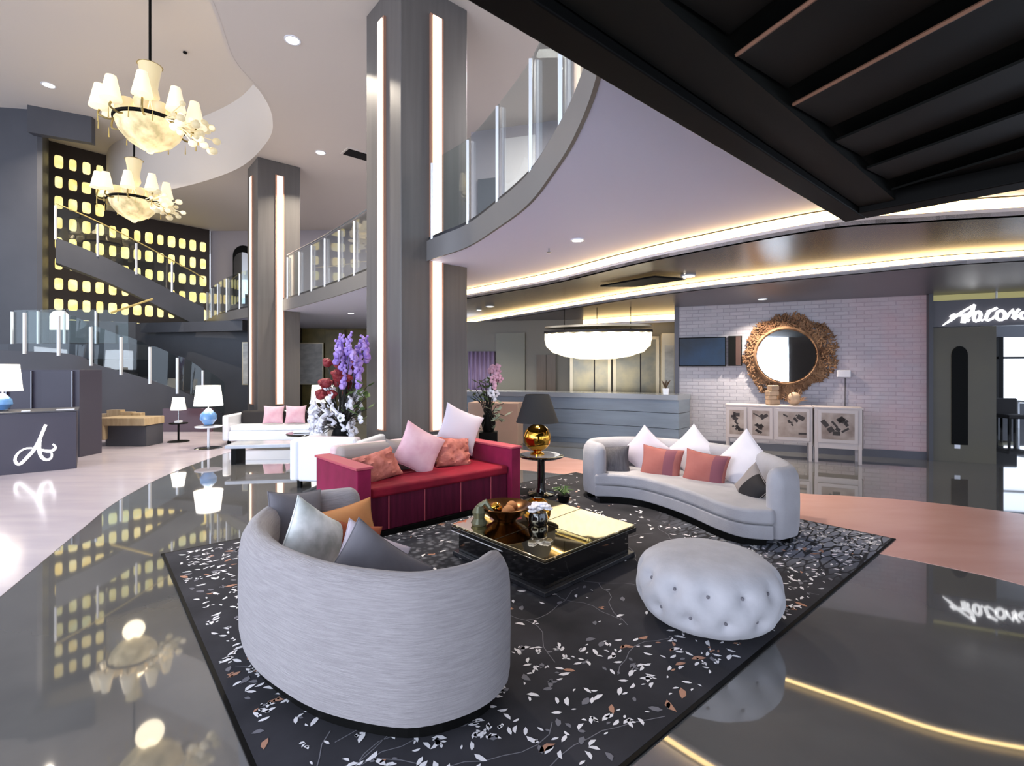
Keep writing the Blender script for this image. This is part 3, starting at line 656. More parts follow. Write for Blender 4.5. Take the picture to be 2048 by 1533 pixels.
# ------------------------------------------------------------------ curved sofas
def curved_sofa(name, label, outer, front, matl, side, seat_z=.34, top=.70, th=.17, group=None):
    outer = resample(cat_rom([(p[0], p[1], 0) for p in outer], 8), 56)
    c = Vector((sum(p.x for p in outer)/56, sum(p.y for p in outer)/56, RT))
    t = thing(name, label, 'sofa', c, 0, group); N = 56
    def frame(i):
        tt = (outer[min(i+1, N-1)]-outer[max(0, i-1)]).normalized(); return tt, Vector((-tt.y, tt.x, 0))*side
    prof = [(.012, .07), (.0, .14), (-.004, .35), (.0, .55), (.012, .62), (.04, .67), (.075, .70), (.105, .695), (.14, .67), (.165, .62), (.172, .55), (.172, .35), (.172, .07)]
    rows = []
    def row(p, tt, nn, phi, sgn):
        r = []
        for a, z in prof:
            a2 = .086+(a-.086)*math.cos(phi); zz = z/.70*top
            zz = zz-(.10*max(0, (z-.45)/.25)*(1-math.cos(phi))) if z > .45 else zz
            q = p+nn*a2+tt*sgn*.085*math.sin(phi); r.append(Vector((q.x, q.y, RT+zz)))
        return r
    tt, nn = frame(0)
    for phi in (90, 70, 50, 30, 12): rows.append(row(outer[0], tt, nn, R(phi), -1))
    for i in range(N):
        tt, nn = frame(i); rows.append(row(outer[i], tt, nn, 0, 0))
    for phi in (12, 30, 50, 70, 90): rows.append(row(outer[-1], tt, nn, R(phi), 1))
    b = MB(); b.grid(rows, cu=True); bk = b.build('backrest', matl, t, smooth=True, angle=70)
    # welt seam below the roll of the back
    b = MB(); b.tube([Vector((r[4].x, r[4].y, r[4].z-.02)) for r in rows[5:-5]], .0035, 5); b.build('piping', matl, bk, smooth=True)
    inner = []
    for i in range(1, N-1):
        tt, nn = frame(i); q = outer[i]+nn*.15; inner.append((q.x, q.y))
    fr = [(p.x, p.y) for p in resample(cat_rom([(p[0], p[1], 0) for p in front], 8), 36)]
    poly = inner+fr[::-1] if (Vector(inner[-1])-Vector(fr[-1])).length < (Vector(inner[-1])-Vector(fr[0])).length else inner+fr
    def inset(k, cc): return [((p[0]-cc[0])*k+cc[0], (p[1]-cc[1])*k+cc[1]) for p in poly]
    cc = (sum(p[0] for p in poly)/len(poly), sum(p[1] for p in poly)/len(poly))
    MB().prism(inset(.992, cc), RT+.07, RT+seat_z-.145).build('base', matl, t, bevel=.012)
    MB().prism(poly, RT+seat_z-.14, RT+seat_z).build('seat_cushion', matl, t, bevel=.035, seg=4)
    full = [(p.x, p.y) for p in outer]
    MB().prism(inset(.93, cc), RT, RT+.07).build('plinth', M['black'], t)
    pr = MB(); path = []
    for i in range(2, N-2):
        tt, nn = frame(i); path.append(outer[i])
    ribbon(pr, path, RT, RT+.07, (.05)*side, (.13)*side); pr.build('plinth', M['black'], t)
    return t
front_outer = [(-.015, 2.46), (-.08, 2.33), (-.21, 2.22), (-.40, 2.15), (-.60, 2.17), (-.87, 2.26), (-1.11, 2.41), (-1.34, 2.60), (-1.54, 2.86), (-1.65, 3.15), (-1.65, 3.45), (-1.53, 3.72), (-1.27, 3.88)]
front_front = [(-.05, 2.60), (-.22, 2.72), (-.45, 2.95), (-.66, 3.14), (-.78, 3.36), (-.86, 3.58), (-1.02, 3.78)]
front_outer = [(x, y-.045) for x, y in front_outer]; front_front = [(x, y-.045) for x, y in front_front]
curved_sofa('curved_sofa', 'grey curved sofa seen from behind in the foreground with heaped cushions', front_outer, front_front, M['fabric'], -1, group='grey curved sofas')
ro = [(.98, 6.05), (.90, 6.35), (1.10, 6.62), (1.60, 6.72), (2.12, 6.48), (2.52, 6.06), (2.76, 5.55), (2.78, 5.05), (2.66, 4.62), (2.44, 4.46)]
rf = [(.98, 5.98), (1.25, 5.95), (1.50, 5.78), (1.70, 5.45), (1.84, 5.1), (1.94, 4.75), (2.08, 4.50), (2.32, 4.42)]
curved_sofa('curved_sofa', 'grey kidney shaped sofa facing the camera beyond the tufted pouf', ro, rf, M['fabric2'], -1, group='grey curved sofas')

# ------------------------------------------------------------------ cushions
def cushion(c, w, h, t, yaw, tilt, roll, matl, label, group=None, ruffle=0, band=None, name='cushion', pipe=True, cat='cushion'):
    n = 16; b = MB(); rows = []
    def shp(u, v):
        k = max(0, (1-abs(u)**2.6)*(1-abs(v)**2.6))**.5
        x = w/2*u*(1-.10*(1-v*v)); z = h/2*v*(1-.10*(1-u*u)); return x, z, t/2*k
    for sgn in (-1, 1):
        rows = []; rr = random.Random(int(c[0]*1000))
        ph = rr.uniform(0, 6)
        for j in range(n+1):
            row = []
            for i in range(n+1):
                u, v = -1+2*i/n, -1+2*j/n
                u, v = math.sin(u*PI/2), math.sin(v*PI/2)
                x, z, y = shp(u, v)
                if ruffle and y > .001:
                    y += ruffle*(math.sin(9*u+ph+3*math.sin(5*v))*math.cos(8*v+ph)+.6*math.sin(15*u*v+ph*2)+.3*rr.uniform(-1, 1))*min(1, y/(t*.2))
                else:
                    y += .006*math.sin(4*u+ph)*math.sin(3*v+ph)*min(1, y/.02)
                row.append((x, sgn*y, z))
            rows.append(row)
        fm = []
        for j in range(n):
            for i in range(n):
                u = -1+2*(i+.5)/n; fm.append(1 if band and band[0] < u < band[1] else 0)
        b.grid(rows, m=fm)
    MX = Matrix.Translation(Vector(c)) @ Matrix.Rotation(yaw, 4, 'Z') @ Matrix.Rotation(tilt, 4, 'X') @ Matrix.Rotation(roll, 4, 'Y')
    mats = matl if isinstance(matl, list) else [matl]
    o = b.build(name, mats, smooth=True, angle=60); o.matrix_world = MX; WM[o.name] = MX
    tag(o, label, cat, group)
    if pipe:
        pts = []
        for k in range(49):
            s = k/12 % 4; q = s % 1
            u, v = ((-1+2*q, -1), (1, -1+2*q), (1-2*q, 1), (-1, 1-2*q))[int(s) if s < 4 else 3]
            x, z, _ = shp(u, v); pts.append((x, 0, z))
        MB().tube(pts, .004, 5).build('piping', mats[0], o, smooth=True, local=True)
    return o
D = math.degrees
def lookyaw(nx, ny): return math.atan2(nx, -ny)   # yaw that turns the cushion's -Y face to (nx, ny)
gF = 'cushions on the foreground curved sofa'
cushion((-1.46, 3.38, .56), .42, .44, .17, R(62), R(-14), R(10), M['c_grey'], 'smoky grey cushion at the far left corner of the foreground sofa', gF)
cushion((-1.15, 2.90, .56), .46, .46, .16, R(68), R(-14), R(38), M['c_marble'], 'white marbled cushion standing on its corner on the foreground sofa', gF)
cushion((-1.14, 3.36, .52), .44, .32, .16, R(18), R(-16), R(-12), M['c_orange'], 'soft orange cushion lying against the grey cushions', gF)
cushion((-1.0, 3.10, .48), .36, .34, .14, R(40), R(-24), R(20), M['c_rust'], 'deep rust cushion tucked behind the marbled one', gF)
cushion((-.72, 2.56, .49), .50, .50, .17, R(35), R(-24), R(42), M['c_grey'], 'slate grey cushion standing on its point against the sofa back', gF)
cushion((-.80, 2.80, .49), .42, .42, .12, R(48), R(-30), R(38), M['c_light'], 'pale lilac cushion just behind the slate grey pointed one', gF)
gR = 'cushions on the kidney shaped sofa'
def rc(px, py, d, w, h, yaw, tilt, roll, m, lab, **k): return cushion(Q(px, py, d), w, h, k.pop('t', .15), R(yaw), R(tilt), R(roll), m, lab, gR, **k)
rc(1219, 922, 6.22, .50, .36, -10, -14, -3, M['c_dark'], 'crumpled charcoal cushion at the left end of the kidney sofa')
rc(1292, 905, 6.42, .50, .50, -22, -14, 40, M['c_light'], 'pale lilac cushion on its point behind the coral pair')
rc(1322, 930, 6.02, .50, .42, -34, -14, 4, [M['c_coral'], M['c_plum']], 'coral cushion with plum stripe, left of the two', band=(.1, .55))
rc(1410, 942, 5.66, .50, .42, -42, -14, 5, [M['c_coral'], M['c_plum']], 'coral cushion with plum stripe, right of the two', band=(.3, .8))
rc(1385, 905, 6.16, .50, .50, -40, -16, 42, M['c_white'], 'white cushion on its point behind the coral pair at the middle')
rc(1487, 930, 5.55, .58, .58, -58, -16, 40, M['c_white'], 'large white cushion on its point at the right end of the kidney sofa')
rc(1503, 975, 5.00, .36, .36, -78, -16, 38, [M['c_brown'], M['c_black']], 'taupe and black cushion leaning by the right arm', band=(-.1, 1))

# ------------------------------------------------------------------ pouf
pc = Vector((1.245, 3.19, RT)); pf = thing('tufted_pouf', 'round light grey tufted pouf on the dark rug edge', 'pouf', pc)
btn = []
for ring, (zz, n_, off) in enumerate(((.30, 13, 0), (.16, 13, .5))):
    for k in range(n_): btn.append((2*PI*(k+off)/n_, zz))
nu, nv = 96, 40; rows = []; Rr, H = .45, .44
def pr_(v):   # superellipse profile
    t = PI*v-PI/2; ct, s_ = math.cos(t), math.sin(t)
    return abs(ct)**.62*Rr, H/2+H/2*math.copysign(abs(s_)**.80, s_)
for j in range(nv+1):
    r, z = pr_(j/nv); row = []
    for i in range(nu):
        a = 2*PI*i/nu; dr = 0
        for (ba_, bz) in btn:
            da = (a-ba_+PI) % (2*PI)-PI; d2 = (da*Rr)**2+((z-bz))**2
            if d2 < .03: dr -= .036*math.exp(-d2/.0008)+.030*math.exp(-d2/.0050)
        if z < .16: dr -= .010*abs(math.cos(13*a/2+PI/2*0))**8*(1-z/.16)
        for q in (0,):
            if z > .36:
                dr += .004*math.sin(5*a)
        row.append(Vector((pc.x+(r+dr)*math.cos(a)*1.0, pc.y+(r+dr)*math.sin(a), RT+z*(1-.10*max(0, math.hypot(r, 0)*0)))))
    rows.append(row)
b = MB(); b.grid(rows, cu=True); b.build('upholstery', M['pouf'], pf, smooth=True, angle=80)
for (a, z) in btn:
    r_ = Rr*.93; b = MB(); b.ball((pc.x+(r_-.028)*math.cos(a), pc.y+(r_-.028)*math.sin(a), RT+z), .010, n=8); b.build('button', M['c_grey'], pf, smooth=True)

# ------------------------------------------------------------------ red sofa
ea = math.atan2(.669, .743); RS = Vector((-1.40, 4.52, RT))
rs = thing('red_sofa', 'magenta and wine red sofa with box arms in front of the large column', 'sofa', RS, ea)
L_, Dp = 2.02, .98
MB().box((L_/2, Dp/2+.02, .24), (L_-.30, Dp-.10, .38)).build('base', M['wine'], rs, local=True, bevel=.01)
MB().box((L_/2, Dp/2-.06, .425), (L_-.31, Dp-.20, .10)).build('seat_cushion', M['redseat'], rs, local=True, bevel=.03, seg=3)
for x in (.35, .75, 1.2, 1.62):
    MB().box((x, .064, .24), (.008, .012, .36)).build('seam', M['rose'], rs, local=True)
for x, m_, nm in ((.07, M['magenta'], 'left'), (L_-.07, M['magenta'], 'right')):
    a_ = MB().box((x, Dp/2, .345), (.14, Dp, .65)).build('armrest', m_, rs, local=True, bevel=.012)
    MB().box((x, Dp/2, .682), (.17, Dp+.02, .025)).build('arm_cap', M['rose'], a_, local=True, bevel=.006)
MB().box((L_/2, Dp-.05, .42), (L_-.28, .12, .72)).build('backrest', M['pinkwhite'], rs, local=True, bevel=.045, seg=4)
for x, m_ in ((.55, M['greyback']), (1.40, M['pinkwhite'])):
    MB().box((x, Dp-.20, .62), (.80, .16, .34), rot=Matrix.Rotation(R(-8), 3, 'X')).build('back_cushion', m_, rs, local=True, bevel=.06, seg=4)
MB().box((L_/2, Dp/2, .025), (L_-.1, Dp-.1, .05)).build('plinth', M['black'], rs, local=True)
gS = 'cushions on the red sofa'
def onred(u, v, z): return RS+Vector((math.cos(ea)*u-math.sin(ea)*v, math.sin(ea)*u+math.cos(ea)*v, z))
cushion(onred(.95, .50, .70), .50, .50, .17, ea+R(-5), R(-18), R(32), M['c_pink'], 'dusty pink cushion on its point at the middle of the red sofa', gS)
cushion(onred(.42, .42, .60), .50, .32, .18, ea+R(8), R(-28), R(-8), M['c_ruffle'], 'ruffled salmon cushion at the left of the red sofa', gS, ruffle=.022, pipe=False)
cushion(onred(1.42, .52, .62), .46, .36, .18, ea+R(-4), R(-22), R(8), M['c_ruffle'], 'ruffled coral cushion at the right of the red sofa', gS, ruffle=.022, pipe=False)
cushion(onred(1.62, .66, .86), .52, .50, .15, ea+R(-12), R(-10), R(24), M['c_light'], 'pale lilac cushion propped high at the right back of the red sofa', gS)
cushion(onred(.86, .70, .62), .42, .34, .14, ea, R(-20), R(12), M['c_brown'], 'taupe cushion half hidden behind the dusty pink one', gS)

# ------------------------------------------------------------------ coffee table
TH = .28
T = [P(905, 1048, TH), P(1090, 1121, TH), P(1270, 1050, TH), P(1072, 992, TH)]
ct = thing('coffee_table', 'low square bronze mirrored coffee table with black sides between the sofas', 'coffee table', (sum(p.x for p in T)/4, sum(p.y for p in T)/4, RT))
cc = Vector((sum(p.x for p in T)/4, sum(p.y for p in T)/4, 0)); TL = [(p.x, p.y) for p in T]
def scl(k): return [((p[0]-cc.x)*k+cc.x, (p[1]-cc.y)*k+cc.y) for p in TL]
MB().prism(scl(1.0), TH-.02, TH).build('mirror_top', M['bronze_mirror'], ct, bevel=.004)
MB().prism(scl(1.015), TH-.06, TH-.021).build('top_frame', M['gloss_black'], ct, bevel=.004)
MB().prism(scl(.93), .05, TH-.06).build('body', M['gloss_black'], ct, bevel=.004)
MB().prism(scl(1.0), RT, .05).build('base', mat('table_base', '2A2A2E', .25, noise=6, col2='3A3A3E'), ct, bevel=.006)
b = MB(); a_, b_ = Vector(scl(1.02)[0]), Vector(scl(1.02)[1]); 
b.tube([(a_.x, a_.y, .225), (b_.lerp(a_, .4).x, b_.lerp(a_, .4).y, .225)], .004, 5); b.build('edge_trim', M['metal'], ct)
b = MB(); m0 = T[0].lerp(T[3], .5); m1 = T[1].lerp(T[2], .5); m2 = T[0].lerp(T[1], .5); m3 = T[3].lerp(T[2], .5)
b.box(((m0+m1)/2).to_tuple()[:2]+(TH+.0008,), ((m1-m0).length, .006, .001), math.atan2((m1-m0).y, (m1-m0).x)); b.box(((m2+m3)/2).to_tuple()[:2]+(TH+.0008,), ((m3-m2).length, .006, .001), math.atan2((m3-m2).y, (m3-m2).x)); b.build('top_joint', M['black'], ct)
# objects on it
zt = TH+.002
p = P(1076, 1048, zt); v = thing('flower_vase', 'small black square vase of white flowers on the coffee table', 'vase', p)
MB().lathe([(.0, 0), (.075, .0), (.085, .02), (.08, .07), (.07, .10), (.06, .10), (.0, .07)], p, 20).build('vase_body', M['gloss_black'], v, smooth=True)
random.seed(5)
for k in range(16):
    a = random.uniform(0, 2*PI); r = random.uniform(0, .10); b = MB(); c_ = p+Vector((r*math.cos(a), r*math.sin(a), .125+random.uniform(0, .06)*(1-r*5)))
    for q in range(5):
        aq = q*2*PI/5; b.ball(c_+Vector((.020*math.cos(aq), .020*math.sin(aq), 0)), .020, (1, 1, .55), 8)
    b.build('flower', M['whitepet'], v, smooth=True)
p = P(1010, 1040, zt); v = thing('bronze_bowl', 'wide dark bronze bowl on the left half of the coffee table', 'bowl', p)
MB().lathe([(.0, 0), (.10, .0), (.11, .02), (.19, .07), (.24, .13), (.23, .135), (.17, .08), (.0, .03)], p, 32).build('bowl_body', mat('dark_bronze', '5A3A1C', .22, .9), v, smooth=True)
for k, (x, y) in enumerate(((-.08, .02), (.06, .06), (.03, -.08))):
    q = p+Vector((x, y, .095)); tag(MB().ball(q, .055, n=14).build('decor_ball', M['c_orange'] if k else M['gold'], org=q, smooth=True), ['shiny gold ball inside the bronze bowl', 'orange ball at the back of the bronze bowl', 'orange ball at the front of the bronze bowl'][k], 'decor ball', 'balls in the bronze bowl')
p = P(958, 1050, zt); b = MB(); 
b.lathe([(.0, 0), (.06, 0), (.07, .02), (.045, .06), (.06, .11), (.03, .16), (.0, .17)], p, 14); b.tube([p+Vector((0, 0, .15)), p+Vector((.05, .02, .19)), p+Vector((.12, .02, .10))], [.03, .028, .012], 8)
tag(b.build('glass_figurine', mat('smoky_glass', '7A7A62', .1, .3), org=p, smooth=True), 'small smoky glass bird figurine at the left corner of the coffee table', 'figurine')
p = P(1150, 1075, zt); b = MB(); b.tube([P(1112, 1060, zt+.012), P(1182, 1082, zt+.012)], [.008, .010], 8); b.ball(P(1176, 1080, zt+.014), .016)
tag(b.build('brass_stick', M['yellow'], org=P(1112, 1060, zt), smooth=True), 'pale brass stick lying on the coffee table', 'ornament')

# ------------------------------------------------------------------ side table and globe lamp
p = Vector((.37, 6.35, RT)); t = thing('side_table', 'black pedestal side table with a round top beside the red sofa', 'side table', p)
MB().lathe([(.0, 0), (.17, 0), (.17, .02), (.07, .04), (.05, .1), (.045, .42), (.07, .46), (.0, .47)], p, 24).build('pedestal', M['gloss_black'], t, smooth=True)
MB().lathe([(.0, .47), (.26, .475), (.29, .49), (.29, .505), (.27, .51), (.0, .51)], p, 36).build('table_top', M['gloss_black'], t, smooth=True)
MB().lathe([(.0, .5105), (.24, .5105), (.24, .514), (.0, .514)], p, 36).build('inlay', M['white_stone'], t)
lpz = p+Vector((-.05, -.03, .514)); l = thing('table_lamp', 'table lamp with gold globe body and wide grey shade beside the red sofa', 'table lamp', lpz)
MB().lathe([(.0, 0), (.09, 0), (.09, .02), (.05, .035), (.045, .06), (.0, .06)], lpz, 24).build('base', M['gold'], l, smooth=True)
MB().ball(lpz+Vector((0, 0, .215)), .175, n=32).build('globe', M['gold'], l, smooth=True)
MB().tube([lpz+Vector((0, 0, .38)), lpz+Vector((0, 0, .64))], .012, 8).build('neck', M['brass'], l)
MB().lathe([(.27, .41), (.15, .76), (.145, .76), (.265, .41)], lpz, 40).build('lamp_shade', M['shade_grey'], l, smooth=True)
MB().ball(lpz+Vector((0, 0, .64)), .05, (1.2, 1.2, 1), n=14).build('bulb', mat('bulb_lit', 'FFFFFF', .5, emit=(1, .88, .7), es=8), l, smooth=True)
point('lamp_bulb', lpz+Vector((0, 0, .60)), 3, (1, .82, .6), .05)

# small dark plant stand objects beside the table base
p = Vector((.62, 6.0, RT)); v = thing('low_plant', 'low dark plant on the rug beside the side table foot', 'plant', p); random.seed(9)
MB().lathe([(.0, 0), (.06, 0), (.08, .08), (.07, .09), (.0, .08)], p, 14).build('pot', M['black'], v, smooth=True)
b = MB()
for k in range(22):
    a = random.uniform(0, 2*PI); l_ = random.uniform(.08, .16); b.tube([p+Vector((0, 0, .08)), p+Vector((l_*.5*math.cos(a), l_*.5*math.sin(a), .08+l_*.6)), p+Vector((l_*math.cos(a), l_*math.sin(a), .08+l_*.5))], [.004, .012, .002], 5)
b.build('foliage', M['leaf'], v, smooth=True)

# ------------------------------------------------------------------ straight lounge seats
def lounge(name, label, loc, rz, w, d, frame, back, seat, arm_w=.12, h=.68, seats=1, pil=None, group=None, cat='sofa', legs=True):
    t = thing(name, label, cat, loc, rz, group)
    z0 = .10 if legs else .02
    MB().box((0, 0, (z0+.30)/2), (w-2*arm_w, d-.04, .30-z0)).build('base', frame, t, local=True, bevel=.02)
    MB().box((0, -.02, .355), (w-2*arm_w-.01, d-.18, .11)).build('seat_cushion', seat, t, local=True, bevel=.03, seg=3)
    for s in (-1, 1):
        MB().box((s*(w/2-arm_w/2), 0, (z0+h-.04)/2), (arm_w, d, h-.04-z0)).build('armrest', frame, t, local=True, bevel=.04, seg=4)
    MB().box((0, d/2-.06, (z0+h)/2), (w-2*arm_w, .12, h-z0)).build('backrest', frame, t, local=True, bevel=.04, seg=4)
    n = seats
    for k in range(n):
        MB().box((-(w-2*arm_w)/2+(k+.5)*(w-2*arm_w)/n, d/2-.19, .54), ((w-2*arm_w)/n-.02, .14, .30)).build('back_cushion', back, t, local=True, bevel=.05, seg=3)
    if legs:
        for x in (-1, 1):
            for y in (-1, 1):
                MB().box((x*(w/2-.1), y*(d/2-.1), z0/2+.005), (.05, .05, z0+.01)).build('leg', M['black'], t, local=True)
    return t
lounge('white_sofa', 'long white sofa with black back cushions before the distant column', (-5.05, 11.0, 0), R(6), 2.15, .85, M['white'], M['c_black'], M['white'], seats=2)
cushion((-5.20, 10.90, .62), .44, .40, .13, R(6), R(-14), 0, [M['c_pink'], M['c_plum']], 'pink printed cushion at the left of the long white sofa', 'cushions on the long white sofa', pipe=False)
cushion((-4.74, 10.95, .62), .44, .40, .13, R(6), R(-14), 0, [M['c_pink'], M['c_plum']], 'pink printed cushion at the right of the long white sofa', 'cushions on the long white sofa', pipe=False)
lounge('white_armchair', 'white armchair turned away from us behind the red sofa', (-2.42, 7.02, 0), R(180-8), 1.05, .78, M['white'], M['c_light'], M['white'], cat='armchair', h=.70)
# low marble bench table
p = P(535, 925, 0); t = thing('marble_table', 'low table with a pale marble slab top before the long white sofa', 'coffee table', p, R(10))
MB().box((0, .1, .30), (1.25, .55, .06)).build('slab_top', M['white_stone'], t, local=True, bevel=.01)
for x in (-.5, .5): MB().box((x, .1, .135), (.08, .45, .27)).build('leg', M['black'], t, local=True)
p = P(600, 905, 0)+Vector((.1, .0, 0)); t = thing('black_side_table', 'low round black table near the right end of the long white sofa', 'side table', p)
MB().lathe([(.0, .34), (.33, .34), (.35, .36), (.33, .38), (.0, .38)], p, 28).build('table_top', M['gloss_black'], t, smooth=True)
MB().lathe([(.0, 0), (.2, 0), (.2, .02), (.03, .04), (.03, .34), (.0, .34)], p, 20).build('pedestal', M['black'], t, smooth=True)
tag(MB().box(p+Vector((-.05, 0, .40)), (.3, .2, .03), R(10)).build('book', M['white'], org=p+Vector((-.05, 0, .40)), bevel=.004), 'white book lying on the low round black table', 'book')

# ------------------------------------------------------------------ lamps at the left
def glass_lamp(loc, label, s=1.0, shade=(.22, .27, .42), body='blueglass'):
    l = thing('table_lamp', label, 'table lamp', loc, 0)
    L = Vector(loc)
    MB().lathe([(.0, 0), (.09*s, 0), (.10*s, .015*s), (.0, .02*s)], L, 20).build('base', M['steel'], l, smooth=True)
    MB().lathe([(.0, .02*s), (.08*s, .03*s), (.16*s, .14*s), (.15*s, .24*s), (.07*s, .33*s), (.03*s, .37*s), (.0, .37*s)], L, 24).build('glass_body', M[body], l, smooth=True)
    MB().tube([L+Vector((0, 0, .36*s)), L+Vector((0, 0, .5*s))], .012, 6).build('neck', M['steel'], l)
    MB().lathe([(shade[1]*s, .42*s), (shade[0]*s, (.42+shade[2])*s), (.0, (.42+shade[2])*s)], L, 32).build('lamp_shade', M['shade'], l, smooth=True)
    point('lamp_glow', L+Vector((0, -.02, .36*s)), 8*s, (1, .9, .75), .06)
    return l
p = P(417, 897, 0); t = thing('pedestal_table', 'slim white stemmed pedestal table with black foot left of the white sofa', 'side table', p)
MB().lathe([(.0, .43), (.24, .43), (.25, .45), (.0, .455)], p, 28).build('table_top', M['white'], t, smooth=True)
MB().tube([p+Vector((0, 0, .02)), p+Vector((0, 0, .43))], .025, 8).build('stem', M['white'], t)
MB().lathe([(.0, 0), (.26, .0), (.22, .02), (.0, .035)], p, 28).build('foot', M['gloss_black'], t, smooth=True)
glass_lamp(p+Vector((0, 0, .457)), 'large lit lamp with blue glass body on the slim white table', .98)
p = P(357, 884, 0); t = thing('pedestal_table', 'small dark pedestal table beneath the little lit lamp', 'side table', p)
MB().lathe([(.0, .40), (.18, .40), (.18, .42), (.0, .425)], p, 24).build('table_top', M['black'], t, smooth=True); MB().tube([p+Vector((0, 0, .0)), p+Vector((0, 0, .4))], .02, 8).build('stem', M['black'], t)
MB().lathe([(.0, 0), (.22, .0), (.2, .02), (.0, .03)], p, 24).build('foot', M['black'], t, smooth=True)
q = p+Vector((0, 0, .427)); l = thing('small_lamp', 'little lit lamp with white cone shade and thin stem', 'table lamp', q)
MB().box(q+Vector((0, 0, .02)), (.11, .11, .04)).build('base', M['white'], l); MB().tube([q, q+Vector((0, 0, .36))], .01, 6).build('stem', M['steel'], l)
MB().lathe([(.15, .28), (.11, .56), (.0, .56)], q, 28).build('lamp_shade', M['shade'], l, smooth=True)
p = Vector((-4.45, 11.75, 0)); t = thing('tall_side_table', 'dark side table behind the right end of the white sofa', 'side table', p)
MB().box(p+Vector((0, 0, .66)), (.5, .4, .04)).build('table_top', M['black'], t)
for x in (-.2, .2):
    for y in (-.15, .15): MB().box(p+Vector((x, y, .32)), (.03, .03, .64)).build('leg', M['black'], t)
q = p+Vector((0, 0, .68)); l = thing('square_lamp', 'lit lamp with white drum shade behind the flower arrangement', 'table lamp', q)
MB().box(q+Vector((0, 0, .08)), (.12, .12, .16)).build('base', M['black'], l)
MB().lathe([(.26, .16), (.24, .56), (.0, .56)], q, 28).build('lamp_shade', M['shade'], l, smooth=True)

# ------------------------------------------------------------------ concierge desk with monogram
dk0 = Vector((-7.05, 8.1, 0)); da = math.atan2(.57, .68); de = Vector((math.cos(da), math.sin(da), 0)); dn = Vector((de.y, -de.x, 0))
dk = thing('concierge_desk', 'dark concierge desk with a white script letter on its front at far left', 'desk', dk0, da)
MB().box((-1.6, .42, .465), (3.2, .84, .93)).build('body', M['panelgrey'], dk, local=True, bevel=.008)
MB().box((-1.6, .42, .94), (3.24, .88, .02)).build('worktop', M['dark'], dk, local=True, bevel=.004)
def face_pt(px, py):   # point of the desk's front plane seen at that place
    r = Vector(((px-1024)/1000, 1, -(py-740)/1000)); k = (dk0-Vector((0, 0, CAMH))).dot(dn)/(r.dot(dn)); 
    return Vector((0, 0, CAMH))+r*((dk0.x*dn.x+dk0.y*dn.y)/(r.x*dn.x+r.y*dn.y))
def zz(x, y): return (x/1185*170, 740+y/1533*220)
strokes = [[(640, 765), (590, 880), (545, 985), (470, 1120), (380, 1220), (300, 1300), (250, 1315), (212, 1270), (225, 1200), (290, 1130), (370, 1095), (450, 1090)],
           [(560, 980), (548, 1060), (552, 1150), (590, 1225), (650, 1255), (705, 1235), (725, 1190), (715, 1150)],
           [(560, 1115), (640, 1130), (720, 1130), (768, 1095), (765, 1060), (735, 1035)]]
b = MB()
for s_ in strokes:
    pts = cat_rom([face_pt(*zz(*q)) for q in s_], 5); n = len(pts)
    b.tube([q+dn*.012 for q in pts], [.022*(.55+.45*math.sin(PI*min(1, .25+i/n*.9))) for i in range(n)], 8)
b.build('monogram', M['lit_sign'], dk, smooth=True)
q = Vector(face_pt(12, 829)); q = dk0+de*(-.62)-dn*.3; q.z = .952
glass_lamp(Vector(Q(5, 831, 7.75)).xy.to_3d()+Vector((-.1, .1, .952)), 'blue glass lamp with white shade on the concierge desk', .75, (.26, .31, .56))
for k, (u, w_) in enumerate(((-.14, .22), (-.60, .10), (-.95, .10))):
    c_ = dk0+de*u-dn*.12+Vector((0, 0, .957)); tag(MB().box(c_, (w_, .12, .012), da).build('card', M['white'], org=c_), ['long white tray at the right end of the concierge desk', 'small white card in the middle of the concierge desk', 'small white card nearer the blue lamp on the desk'][k], 'card')
# panelled cabinets behind it
c0_ = Q(-60, 740, 10.2); cb = thing('panel_cabinet', 'dark panelled cabinet with thin light edges behind the concierge desk', 'cabinet', (Q(50, 740, 9.1).x, 9.4, 0))
MB().box((Q(50, 740, 9.1).x, 9.37, .8), (1.95, .5, 1.6)).build('carcass', M['panelgrey'], cb, bevel=.005)
for x0, x1 in ((-50, 18), (22, 68), (84, 150)):
    a_, b_ = Q(x0, 740, 9.1), Q(x1-4, 740, 9.1); d_ = MB().box(((a_.x+b_.x)/2, 9.105, .8), (b_.x-a_.x, .03, 1.56)).build('door', M['panelgrey'], cb, bevel=.003)
    MB().box((b_.x, 9.085, .8), (.012, .012, 1.56)).build('edge_trim', M['steel'], d_)

# ------------------------------------------------------------------ stepped bench
p = P(232, 893, 0); t = thing('stepped_bench', 'beige curved wooden bench with a stepped back by the stair wall', 'bench', p)
b = MB()
segs = [(158, 198, 833), (198, 218, 828), (218, 246, 820), (246, 268, 824), (268, 286, 826)]
for x0, x1, y0 in segs:
    a_, c_ = Q(x0, y0, 11.0), Q(x1, y0, 11.0); b = MB(); b.box(((a_.x+c_.x)/2, 11.0, (a_.z+.25)/2+.0), (c_.x-a_.x-.005, .14, a_.z-.25)); b.build('back_panel', M['beige'], t, bevel=.006)
a_, c_ = Q(155, 0, 10.6), Q(230, 0, 10.6); MB().box(((a_.x+c_.x)/2, 10.62, .30), (c_.x-a_.x, .62, .30)).build('seat', M['beige'], t, bevel=.02)
a_, c_ = Q(214, 0, 10.6), Q(308, 0, 10.6); MB().box(((a_.x+c_.x)/2, 10.62, .52), (c_.x-a_.x, .60, .16)).build('shelf', M['beige'], t, bevel=.01)
MB().box(((a_.x+c_.x)/2+.05, 10.66, .22), (c_.x-a_.x-.15, .5, .42)).build('plinth', M['dark'], t)
